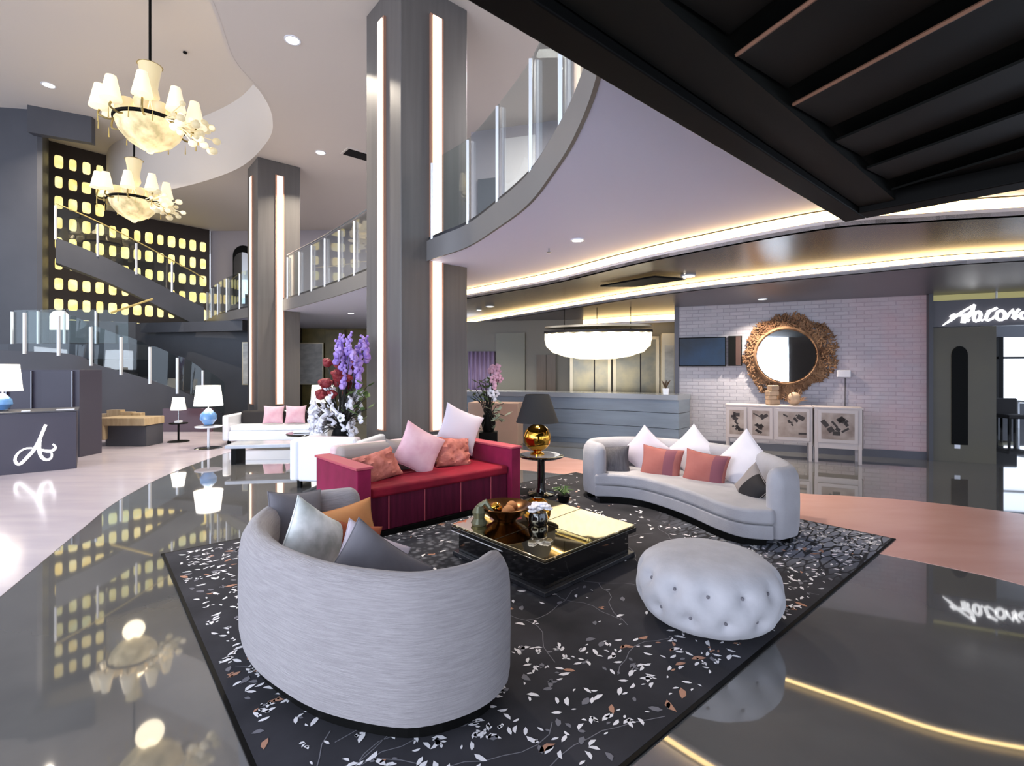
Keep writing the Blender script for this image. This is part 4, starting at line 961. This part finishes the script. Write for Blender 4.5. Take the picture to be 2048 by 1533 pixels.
q = Vector((Q(196, 0, 10.5).x, 10.5, .46)); tag(MB().ball(q+Vector((0, 0, .0)), .17, (1.4, 1, .5), 14).build('bowl', mat('dark_wicker', '4A4030', .6), org=q, smooth=True), 'round dark bolster lying on the beige stepped bench', 'bolster')
fb = MB(); a_, c_ = Q(310, 0, 12.6), Q(425, 0, 12.9); fb.box(((a_.x+c_.x)/2, 12.9, .30), (c_.x-a_.x, .06, .60)); 
tag(fb.build('low_partition', mat('plum_glass_panel', '5C4650', .15), org=((a_.x+c_.x)/2, 12.9, 0)), 'low plum tinted panel at the foot of the stair wall', 'partition')

# ------------------------------------------------------------------ flower arrangements
def flowers(loc, label, spec, seed, vase=(.20, .34)):
    random.seed(seed); t = thing('flower_arrangement', label, 'flower arrangement', loc); L = Vector(loc)
    MB().lathe([(.0, 0), (vase[0]*.7, 0), (vase[0], vase[1]*.5), (vase[0]*.7, vase[1]), (vase[0]*.6, vase[1]), (.0, vase[1]*.9)], L, 24).build('vase', M['black'], t, smooth=True)
    b = MB()
    for kind, n, (x0, x1), (z0, z1), r in spec:
        for k in range(n):
            x, y, z = random.uniform(x0, x1), random.uniform(-.22, .22), random.uniform(z0, z1); c = L+Vector((x, y, z))
            b.tube([L+Vector((random.uniform(-.06, .06), 0, vase[1]*.9)), L+Vector((x*.5, y*.5, (vase[1]+z)/2+.05)), c], .006, 5)
            f = MB(); rm = Matrix.Rotation(random.uniform(0, 6), 3, 'Z') @ Matrix.Rotation(random.uniform(-.5, .5), 3, 'X')
            if kind == 'delphinium':
                for q in range(9):
                    f.ball(c+rm @ Vector((.015*math.cos(q*2.4), .015*math.sin(q*2.4), -.14+q*.04)), r*(1.1-q*.08), n=6)
                m_ = 'purple'
            elif kind == 'rose':
                f.ball(c, r, n=10)
                for q in range(7):
                    a = q*2.4; f.ball(c+rm @ Vector((math.cos(a)*r*.7, math.sin(a)*r*.7, .25*r)), r*.55, (1, 1, .8), 8)
                m_ = 'red_pet'
            elif kind in ('orchid', 'pink_orchid'):
                for q in range(5):
                    a = q*2*PI/5; f.ball(c+rm @ Vector((math.cos(a)*r*.9, 0, math.sin(a)*r*.9)), r*.62, (1, .35, 1), 8)
                m_ = 'whitepet' if kind == 'orchid' else 'pinkpet'
            elif kind == 'sprig':
                pts = [c+rm @ Vector((.05*math.sin(q*1.4), .0, -.1+q*.04)) for q in range(6)]; f.tube(pts, [r*.5, r*.7, r*.5, r*.75, r*.5, r*.3], 6); m_ = 'whitepet'
            else:
                l_ = r*2.2; v1, v2 = rm @ Vector((l_, 0, l_*.5)), rm @ Vector((0, r*.6, 0))
                f.add([c, c+v1*.5+v2, c+v1, c+v1*.5-v2, c+v1*.5+Vector((0, 0, -r*.25))], [(0, 1, 4), (1, 2, 4), (2, 3, 4), (3, 0, 4), (0, 3, 2, 1)]); m_ = 'leaf' if kind == 'leaf' else 'leafpale'
            f.build(kind, M[m_], t, smooth=kind not in ('leaf', 'pale_leaf'))
    b.build('stems', M['stem'], t)
    return t
p = Vector((-2.64, 7.74, 0))
fs = thing('flower_stand', 'black plinth under the big mixed flower arrangement', 'plinth', p)
MB().box(p+Vector((0, 0, .20)), (.42, .42, .40)).build('block', M['black'], fs, bevel=.01)
flowers(p+Vector((0, 0, .40)), 'big arrangement of purple, dark red and white flowers left of the large column',
    [('delphinium', 20, (-.02, .36), (1.05, 1.62), .05), ('rose', 16, (-.30, .18), (.80, 1.32), .075), ('orchid', 10, (-.40, .32), (.62, .95), .06),
     ('sprig', 34, (-.50, .28), (.15, .70), .05), ('orchid', 10, (-.45, .34), (.15, .6), .05), ('leaf', 26, (.05, .42), (.35, 1.0), .075)], 21, (.16, .30))
p = Vector((-.42, 8.9, 0))
fs = thing('flower_stand', 'dark plinth under the green and pink flowers right of the large column', 'plinth', p)
MB().box(p+Vector((0, 0, .25)), (.32, .32, .50)).build('block', M['black'], fs, bevel=.01)
flowers(p+Vector((0, 0, .50)), 'green and pink flower arrangement right of the large column',
    [('leaf', 26, (-.30, .08), (.45, .92), .07), ('pink_orchid', 10, (.0, .22), (.70, 1.15), .055), ('orchid', 6, (.0, .2), (.55, 1.0), .05), ('pale_leaf', 22, (-.12, .30), (.02, .55), .075)], 22, (.13, .30))

# ------------------------------------------------------------------ art, round mirror on far walls
def picture(a, b, d, label, rz=0, m='art', fr='frame_gold', name='picture'):
    p0, p1 = Q(a[0], a[1], d), Q(b[0], b[1], d); c = (p0+p1)/2; w, h = abs(p1.x-p0.x), abs(p1.z-p0.z)
    t = thing(name, label, 'picture' if name == 'picture' else 'mirror', c, rz)
    MB().box((0, 0, 0), (w+.08, .05, h+.08)).build('frame', M[fr], t, local=True, bevel=.006)
    MB().box((0, -.028, 0), (w, .01, h)).build('print' if name == 'picture' else 'mirror_glass', M[m], t, local=True)
    return t
picture((487, 687), (512, 768), 17.15, 'pale framed print on the dark wall left of the distant column')
picture((600, 688), (645, 768), 19.8, 'pale framed print on the olive wall right of the distant column')
rm_ = Q(722, 725, 19.93); t = thing('round_mirror', 'large round pale framed mirror on the olive wall behind the flowers', 'mirror', rm_)
RX = Matrix.Rotation(R(90), 4, 'X')
MB().lathe([(.72, -.03), (.80, -.03), (.82, 0), (.80, .03), (.72, .03)], (0, 0, 0), 40, M=RX).build('frame', M['frame_gold'], t, local=True, smooth=True)
MB().lathe([(.0, .02), (.73, .02)], (0, 0, 0), 40, M=RX).build('mirror_glass', M['pinkwhite'], t, local=True)
for k, (x0, x1) in enumerate(((650, 690), (695, 735))):
    a_, b_ = Q(x0, 770, 19.9), Q(x1, 680, 19.9); c = (a_+b_)/2
    tag(MB().box(c, (b_.x-a_.x, .05, 2.6)).build('wall_panel', M['olive'], org=c, bevel=.02), ['olive gold wall panel left of the round mirror', 'olive gold wall panel behind the round mirror'][k], 'wall panel', 'olive wall panels')
am = Q(484, 610, 20.6); am.y = 20.7
t = thing('arched_mirror', 'tall arched mirror on the upper wall left of the distant column', 'mirror', am)
pts = [(-.42, 0)]+[(-.42*math.cos(PI*k/10), 2.0+.42*math.sin(PI*k/10)) for k in range(11)]+[(.42, 0)]
for s_, y_, m_, nm in ((1.0, -.03, 'black', 'frame'), (.88, -.06, 'mirror', 'mirror_glass')):
    b = MB(); n = len(pts); b.add([(p_[0]*s_, y_, p_[1]*s_+.05) for p_ in pts]+[(p_[0]*s_, y_+.03, p_[1]*s_+.05) for p_ in pts], [list(range(n)), list(range(n, 2*n))]+[(i, (i+1) % n, n+(i+1) % n, n+i) for i in range(n)]); b.build(nm, M[m_], t, local=True)
# pale and grey vertical panels on the upper gallery wall
random.seed(4)
ua, ub = Vector((-1.0, 12.2, 0)), Vector((8.0, 9.6, 0)); ud = (ub-ua).normalized(); un = Vector((ud.y, -ud.x, 0)); uang = math.atan2(ud.y, ud.x)
for k, (s, w_, z0, z1, m_, lab) in enumerate(((.45, .5, 3.56, 6.2, 'upper_d', 'dark grey door leaf on the gallery wall beside the column'), (1.25, .75, 3.56, 7.1, 'upper_w', 'first tall white panel on the gallery wall'),
        (2.1, .5, 3.56, 5.6, 'upper_d', 'short grey cabinet panel on the gallery wall between white panels'), (2.75, .35, 3.56, 7.3, 'upper_w', 'second tall white panel on the gallery wall'), (3.8, .5, 3.56, 6.8, 'tan', 'tan wooden panel on the gallery wall'))):
    c = ua+ud*s+un*.05; c.z = (z0+z1)/2; tag(MB().box(c, (w_, .06, z1-z0), uang).build('gallery_panel', M[m_], org=c, bevel=.01), lab, 'wall panel')
area('gallery_fill', (1.5, 9.0, 7.3), 2.5, 420, (1, .93, .88)); area('gallery_fill', (-5.0, 17.0, 7.3), 3, 420, (1, .93, .88))  # two area lights without fittings, added to brighten the dim gallery

# ------------------------------------------------------------------ reception
cf = cat_rom([P(1357, 903), (2.45, 10.42, 0), (1.35, 10.95, 0), (.2, 11.35, 0), (-1.6, 11.6, 0)], 6)
rc_ = thing('reception_counter', 'long blue grey reception counter with horizontal panels below the oval pendant', 'counter', (1.4, 11, 0))
for k, (z0, z1, of) in enumerate(((.0, .12, .06), (.12, .42, 0), (.43, .73, 0), (.74, 1.0, 0))):
    b = MB(); ribbon(b, cf, z0, z1, -of-.0, -.66); b.build('front_panel', M['reception'], rc_, smooth=True, angle=30)
b = MB(); ribbon(b, cf, 1.0, 1.10, .05, -.72); b.build('worktop', M['rec_top'], rc_, smooth=True, angle=30)
p = Vector((-.35, 10.75, 0)); t = thing('tan_counter', 'tan low counter block left of the reception desk', 'counter', p); MB().box(p+Vector((0, 0, .45)), (1.1, .5, .9), R(-14)).build('block', M['tan'], t, bevel=.01)
# oval crystal pendant
pc_ = Q(1194, 690, 10.7); t = thing('oval_pendant', 'wide oval glowing crystal pendant over the reception counter', 'pendant', pc_, R(-14))
b = MB(); prof = [(.0, -.30), (.35, -.29), (.62, -.24), (.85, -.15), (.97, -.02), (1.0, .12), (1.0, .24)]; rows = []
for j, (r, z) in enumerate(prof):
    rows.append([Vector((r*1.13*math.cos(a)*(1+.012*math.sin(a*31+j*2)), r*.5*math.sin(a)*(1+.02*math.sin(a*31+j*2)), z+.012*math.sin(a*23+j))) for a in [k*2*PI/96 for k in range(96)]])
b.grid(rows, cu=True); b.build('crystal_drum', mat('crystal_glow', 'FFF6DC', .4, emit=(1, .94, .78), es=1.25, noise=9, col2='FFF4D0'), t, smooth=True, local=True, angle=70)
b = MB(); b.lathe([(.0, .25), (1.02, .25), (1.02, .30), (.0, .30)], n=48, sx=1.13, sy=.5); b.build('top_plate', M['darker'], t, smooth=True, local=True)
b = MB(); b.lathe([(.0, .36), (1.0, .36), (1.0, .40), (.0, .40)], n=48, sx=1.13, sy=.5); b.build('canopy_plate', M['frame_gold'], t, smooth=True, local=True)
for x in (-.7, 0, .7): MB().tube([(x, 0, .25), (x, 0, 2.93-pc_.z)], .008, 6).build('cable', M['black'], t, local=True)
point('pendant_glow', pc_+Vector((0, -.2, -.5)), 25, (1, .88, .66), .3)
# back of reception: doors, framed mirrors, curtain
def on_rec(px, z0, px1, z1, off, name, m, par=None):
    a0_, b0_ = Vector((-3.2, 14.2, 0)), Vector((4.4, 12.7, 0)); dd = (b0_-a0_).normalized(); nn = Vector((dd.y, -dd.x, 0)); A_ = a0_+nn*off
    def hit(px_):
        r = Vector(((px_-1024)/1000, 1, 0)); k = (A_.x*nn.x+A_.y*nn.y)/(r.x*nn.x+r.y*nn.y); return r*k
    h0, h1 = hit(px), hit(px1); c = (h0+h1)/2; c.z = (z0+z1)/2
    return c, (h1-h0).length, math.atan2(dd.y, dd.x)
c, w_, an = on_rec(1073, .0, 1112, 2.0, .05, '', None); t = thing('door_leaf', 'brown wooden double door behind the reception counter', 'door', (c.x, c.y, 0), an)
MB().box((-w_/4, 0, 1.0), (w_/2-.01, .05, 2.0)).build('leaf', M['wood'], t, local=True); MB().box((w_/4, 0, 1.0), (w_/2-.01, .05, 2.0)).build('leaf', M['wood'], t, local=True)
for (a_, b_, z0, z1, lab) in ((1140, 1222, .95, 2.15, 'left champagne framed mirror behind the reception counter'), (1226, 1318, .88, 2.45, 'larger champagne framed mirror at the right behind the counter')):
    c, w_, an = on_rec(a_, z0, b_, z1, .1, '', None); t = thing('framed_mirror', lab, 'mirror', c, an, 'framed mirrors behind reception'); h_ = z1-z0
    for x, z, dx, dz in ((-w_/2+.04, 0, .08, h_), (w_/2-.04, 0, .08, h_), (0, h_/2-.04, w_, .08), (0, -h_/2+.04, w_, .08)):
        MB().box((x, -.02, z), (dx, .06, dz)).build('frame', M['frame_gold'], t, local=True)
    MB().box((0, .0, 0), (w_-.1, .03, h_-.1)).build('mirror_glass', mat('antique_mirror_%d' % a_, '6A6A64', .3, .6, noise=1.6, col2='9A8E70'), t, local=True)
    MB().box((w_*.1, -.025, 0), (.03, .02, h_-.1)).build('mullion', M['darker'], t, local=True)
c, w_, an = on_rec(1322, .9, 1352, 2.5, .35, '', None); t = thing('tall_cabinet', 'narrow pale cabinet against the right of the reception wall', 'cabinet', (c.x, c.y, 0), an)
MB().box((0, 0, 1.25), (w_, .3, 2.5)).build('carcass', M['frame_gold'], t, local=True, bevel=.01); MB().box((0, -.16, 1.6), (w_*.6, .02, 1.2)).build('door', M['art'], t, local=True)
c, w_, an = on_rec(938, 1.0, 990, 2.45, .12, '', None); b = MB(); rows = [[Vector((c.x-w_/2+w_*i/30, c.y+.04*math.sin(i*1.3), z)) for i in range(31)] for z in (.4, 2.1)]
b.grid(rows); b.v += []; o = b.build('curtain', M['violet'], smooth=True, org=(c.x, c.y, .4)); sm = o.modifiers.new('s', 'SOLIDIFY'); sm.thickness = .01
tag(o, 'pleated violet curtain panel beyond the large column', 'curtain')
MB()
c, w_, an = on_rec(992, 0, 1050, 2.5, .03, '', None); tag(MB().box((c.x, c.y, 1.3), (w_, .04, 2.6), an).build('wall_panel', M['leafpale'] if False else mat('sage_panel', '77766C', .5), org=(c.x, c.y, 0)), 'sage grey wall panel left of the brown reception doors', 'wall panel')
# potted plant on the counter
p = P(1333, 789.5, 1.10); p.y += .05; t = thing('potted_plant', 'small plant in a white pot at the right end of the reception counter', 'plant', p)
MB().lathe([(.0, 0), (.055, 0), (.065, .12), (.055, .12), (.0, .11)], p, 16).build('pot', M['white'], t, smooth=True)
b = MB(); random.seed(2)
for k in range(16):
    a = random.uniform(0, 2*PI); l_ = random.uniform(.04, .10); b.tube([p+Vector((0, 0, .11)), p+Vector((l_*.6*math.cos(a), l_*.6*math.sin(a), .11+l_*1.4)), p+Vector((l_*math.cos(a), l_*math.sin(a), .11+l_*1.9))], [.004, .014, .003], 5)
b.build('foliage', mat('plant_brown', '4E3A26', .6), t, smooth=True)

# ------------------------------------------------------------------ television, mirror and console on the brick wall
def wall_s(px, out=0):   # distance along the brick wall seen at that place
    d_ = (BB-BA).normalized(); n_ = Vector((d_.y, -d_.x, 0)); A_ = BA+n_*out; r = Vector(((px-1024)/1000, 1, 0)); k = (A_.x*n_.x+A_.y*n_.y)/(r.x*n_.x+r.y*n_.y); return (r*k-A_).dot(d_), (r*k).y
s0, y0_ = wall_s(1357, .12); s1, y1_ = wall_s(1452, .12); s2, _ = wall_s(1484, .12)
s0 = max(s0, .05)
t = thing('television', 'wall mounted television with a dark blue screen on the brick wall', 'television', on_wall((s0+s1)/2, 0, 1.97), ba)
MB().box((0, -.09, 0), (s1-s0, .05, .60)).build('housing', M['black'], t, local=True, bevel=.006)
MB().box((0, -.118, 0), (s1-s0-.04, .006, .56)).build('screen', M['screen'], t, local=True)
MB().box((0, -.04, 0), (.3, .08, .3)).build('bracket', M['black'], t, local=True)
c = on_wall((s1+s2)/2+.02, .06, 1.98); t = thing('brown_panel', 'black and brown panel right beside the television', 'wall panel', c, ba)
MB().box((0, 0, 0), (s2-s1-.04, .10, .60)).build('board', M['black'], t, local=True); MB().box((.06, -.055, 0), (s2-s1-.2, .01, .58)).build('face', mat('brown_face', '3E2723', .7), t, local=True)
sm_, ym = wall_s(1572, .2)
mc = on_wall(sm_, 0, 1.6+.028*ym)
t = thing('driftwood_mirror', 'round mirror ringed by a ragged brown driftwood halo on the brick wall', 'mirror', mc, ba)
MB().lathe([(.0, .17), (.50, .17), (.50, .13), (.0, .13)], (0, 0, 0), 48, M=RX, ).build('mirror_glass', M['mirror'], t, local=True)
MB().lathe([(.49, .10), (.53, .18), (.56, .15), (.60, .02), (.49, .0)], (0, 0, 0), 48, M=RX).build('rim', M['root'], t, local=True, smooth=True)
random.seed(13); halo = MB(); ph_ = [random.uniform(0, 6) for _ in range(4)]
for k in range(2300):
    a = random.uniform(0, 2*PI)
    ext = .24+.13*max(0, math.cos(a-.6))+.03*math.sin(3*a+ph_[0])+.03*math.sin(7*a+ph_[1])+.02*math.sin(13*a+ph_[2])
    rr = .50+ext*random.random()**.75; y0__ = -random.uniform(.02, .15)*(1-.5*(rr-.5)/ext)
    p0_ = Vector((rr*math.cos(a), y0__, rr*math.sin(a)))
    da_ = a+random.gauss(0, .9); l_ = random.uniform(.04, .11)
    dv = Vector((math.cos(da_), random.uniform(-.5, .1), math.sin(da_)))*l_
    w_ = random.uniform(.008, .019)
    halo.tube([p0_-dv*.5, p0_+Vector((random.uniform(-.01, .01), -.01, random.uniform(-.01, .01))), p0_+dv*.5], [w_*.6, w_, w_*.35], 5)
for x, l_ in ((-.20, .30), (-.12, .34), (-.05, .30), (.03, .33), (.10, .26), (.2, .22)):
    halo.tube([(x, -.03, -.50), (x+.03, -.07, -.55-l_*.4), (x-.02, -.05, -.55-l_)], [.05, .045, .03], 7)
halo.tube([(.62*math.cos(k*PI/24), -.03, .62*math.sin(k*PI/24)) for k in range(49)], [.05+.02*math.sin(k*1.7) for k in range(49)], 8, caps=False)
halo.v = [Vector((v.x, min(v.y, -.004), v.z)) for v in halo.v]
halo.build('driftwood_halo', M['root'], t, smooth=True, local=True)
# console
ca_ = R(-26); cL, cR = Vector((3.98, 9.32, 0)), Vector((5.86, 8.36, 0)); ca_ = math.atan2(cR.y-cL.y, cR.x-cL.x); Lc = (cR-cL).length
t = thing('console_cabinet', 'pale taupe console with framed picture doors on slim legs below the driftwood mirror', 'console', cL, ca_)
def cbox(x0, x1, y0, y1, z0, z1, nm, m, par=None, **k): return MB().box(((x0+x1)/2, (y0+y1)/2, (z0+z1)/2), (x1-x0, y1-y0, z1-z0)).build(nm, m, par or t, local=True, **k)
w1 = Lc*.66
cbox(0, w1, .02, .42, .32, .93, 'carcass', M['con']); cbox(w1+.03, Lc, .02, .42, .25, .93, 'carcass', M['con'])
cbox(-.01, w1+.01, 0, .43, .93, .955, 'top', M['con'], bevel=.004); cbox(w1+.02, Lc+.02, 0, .43, .93, .955, 'top', M['con'], bevel=.004)
random.seed(8)
for k, (a_, b_) in enumerate(((.02, .36), (.40, .78), (.82, w1-.04), (w1+.08, Lc-.06))):
    z0 = .38
    d_ = cbox(a_, b_, -.01, .02, z0-.03, .91, 'door', M['con'], bevel=.004)
    b = MB(); b.box(((a_+b_)/2, -.011, (z0+.03+.86)/2), (b_-a_-.10, .006, .86-z0-.03))
    for q in range(9 if k != 3 else 11):
        x, z = random.uniform(a_+.1, b_-.1), random.uniform(z0+.1, .80)
        b.box((x, -.0145, z), (random.uniform(.03, .14), .004, random.uniform(.02, .09)), rot=Matrix.Rotation(random.choice((0, .5, -.6, .9)), 3, 'Y'), m=1)
    b.build('picture_panel', [M['con_art'], M['con_dark']], d_, local=True)
for x in (.03, w1-.03, w1+.06, Lc-.03):
    for y in (.03, .40): cbox(x-.025, x+.025, y-.02, y+.02, 0, .34, 'leg', M['con'])
cbox(Lc+.0, Lc+.015, .02, .42, .25, .93, 'side_panel', mat('console_side', '4A3A36', .5))
for y in (.1, .35): pass
# driftwood stump on the console
p = cL+Vector((math.cos(ca_)*.78, math.sin(ca_)*.78, .956))+Vector((.09, .2, 0)); t2 = thing('driftwood_stump', 'pale stacked driftwood stump on the console under the mirror', 'ornament', p)
z = 0
for k, (w_, h_) in enumerate(((.20, .10), (.16, .07), (.19, .09), (.15, .10))):
    MB().box(p+Vector((random.uniform(-.02, .02), 0, z+h_/2)), (w_, .16, h_), random.uniform(-.2, .2)).build('block', M['stump'], t2, bevel=.02, seg=3); z += h_
p2 = p+Vector((.34, -.12, 0)); t3 = thing('root_ornament', 'round wooden root ornament with spiky twigs right of the stump', 'ornament', p2)
MB().ball(p2+Vector((0, 0, .12)), .12, (1.0, .7, 1.0), 16).build('knot', M['stump'], t3, smooth=True)
b = MB()
for k in range(44):
    a = random.uniform(0, 2*PI); l_ = random.uniform(.14, .30); e_ = random.uniform(.1, 1.1); dv = Vector((math.cos(a)*math.cos(e_), math.sin(a)*math.cos(e_)*.5, math.sin(e_)))
    b.tube([p2+Vector((0, 0, .06)), p2+Vector((0, 0, .06))+dv*l_*.6+Vector((0, 0, .0)), p2+Vector((0, 0, .06))+dv*l_], [.012, .008, .003], 5)
b.build('twigs', M['root'], t3, smooth=True)
# little white wall speaker and cable
s_, yy = wall_s(1687, .05); c = on_wall(s_, .06, 1.6-.008*yy); t = thing('wall_speaker', 'small pale box fixed on the brick wall right of the mirror', 'speaker', c, ba)
MB().box((0, 0, 0), (.22, .12, .14)).build('housing', M['c_white'], t, local=True, bevel=.02, seg=3); MB().tube([(.03, .04, -.07), (.03, .045, -.62)], .006, 6).build('cable', M['black'], t, local=True)
# socket and exit objects on the portal
c = por(.42, .03, .30); tag(MB().box(c, (.08, .02, .14), ba).build('wall_switch', M['white'], org=c, bevel=.004), 'small white wall plate low on the bronze portal', 'wall plate')

# ------------------------------------------------------------------ script sign
sg = thing('script_sign', 'glowing white script lettering on the grey fascia at the right edge', 'sign', por(1.3, .03, 2.55), ba)
def sign_pt(x, y):
    px, py = 1840+x/2048*208, 560+y/1378*140
    r = Vector(((px-1024)/1000, 1, -(py-740)/1000)); A_ = por(0, .045, 0); k = (A_.x*pn.x+A_.y*pn.y)/(r.x*pn.x+r.y*pn.y); return Vector((0, 0, CAMH))+r*k
def ell(cx, cy, rx, ry, tilt=0):
    o_ = []
    for k in range(15):
        a = 2*PI*k/14; x, y = rx*math.cos(a), ry*math.sin(a); o_.append((cx+x*math.cos(tilt)-y*math.sin(tilt), cy+x*math.sin(tilt)+y*math.cos(tilt)))
    return o_
def stroke(b, pts, w):
    pts = [sign_pt(*q) for q in pts]; n = len(pts); sc_ = 9.0/9846
    w = w if hasattr(w, '__len__') else [w]*n
    up_ = pn
    rows = []
    for i, p_ in enumerate(pts):
        tt = (pts[min(i+1, n-1)]-pts[max(i-1, 0)]).normalized(); s2_ = tt.cross(up_).normalized(); h = w[i]*sc_*.37
        rows.append([p_+s2_*h-up_*.03, p_-s2_*h-up_*.03, p_-s2_*h+up_*.012, p_+s2_*h+up_*.012])
    b.grid(rows, cu=True); b.add(rows[0], [(0, 1, 2, 3)]); b.add(rows[-1], [(0, 1, 2, 3)])
glyphs = [[([(450, 900), (600, 800), (760, 680), (900, 590), (1075, 490)], [18, 70, 70, 50, 50]), ([(1075, 490), (1030, 620), (960, 700), (870, 760), (850, 850)], [60, 75, 110, 110, 100]), ([(590, 730), (660, 690), (760, 700), (1000, 680)], [45, 70, 60, 60])],
          [([(970, 770), (940, 830)], 45)],
          [(ell(1130, 720, 62, 100, .35), 62)],
          [([(1235, 780), (1215, 815)], 35)],
          [([(1520, 550), (1420, 600), (1320, 620)], [60, 70, 40]), ([(1370, 610), (1320, 700), (1290, 780), (1340, 800), (1420, 770), (1500, 700)], [70, 70, 70, 60, 50, 45])],
          [(ell(1592, 700, 85, 95, .4), 62)],
          [([(1705, 775), (1760, 660), (1830, 590), (1850, 660), (1880, 720)], [25, 50, 60, 50, 40]), ([(1960, 575), (1880, 660), (1830, 740), (1870, 775), (1915, 730), (1890, 650)], [60, 60, 55, 50, 45, 40])],
          [(ell(2050, 705, 70, 65, .3), 60), ([(2120, 640), (2125, 720), (2170, 770)], 45)]]
for g in glyphs:
    b = MB()
    for pts, w_ in g: stroke(b, cat_rom([(q[0], q[1], 0) for q in pts], 4) if False else pts, w_)
    b.build('letter', M['lit_sign'], sg)
b = MB(); c = por(.95, .0, 2.95); b.box(c+Vector((0, 0, -.03)), (.02, .02, .25)); tag(b.build('sign_hanger', M['metal'], org=c), 'thin white rod above the glowing script sign', 'hanger')

# ------------------------------------------------------------------ room beyond the portal
for k, (px, dd, rz, m_, lab) in enumerate(((1994, 14.0, 20, 'c_white', 'olive cream tub chair beyond the doorway'), (2024, 12.5, -10, 'c_black', 'dark navy chair beyond the doorway beside the cream one'))):
    p = Q(px, 0, dd); p.z = 0; t = thing('dining_chair', lab, 'chair', p, R(rz))
    MB().box((0, 0, .44), (.5, .5, .10)).build('seat', M[m_] if k else mat('olive_cream', '8E8A70', .7), t, local=True, bevel=.03, seg=3)
    MB().box((0, .22, .66), (.5, .08, .44)).build('backrest', M[m_] if k else mat('olive_cream2', '8E8A70', .7), t, local=True, bevel=.03, seg=3)
    for x in (-.2, .2):
        for y in (-.2, .2): MB().box((x, y, .2), (.04, .04, .4)).build('leg', M['black'], t, local=True)
p = Q(2066, 0, 13.4); p.z = 0; t = thing('dining_table', 'white table beyond the doorway at the right edge', 'table', p)
MB().box(p+Vector((.3, 0, .74)), (1.0, .8, .05)).build('table_top', M['white'], t)
for x in (-.1, .7):
    for y in (-.3, .3): MB().box(p+Vector((x, y, .36)), (.05, .05, .72)).build('leg', M['white'], t)
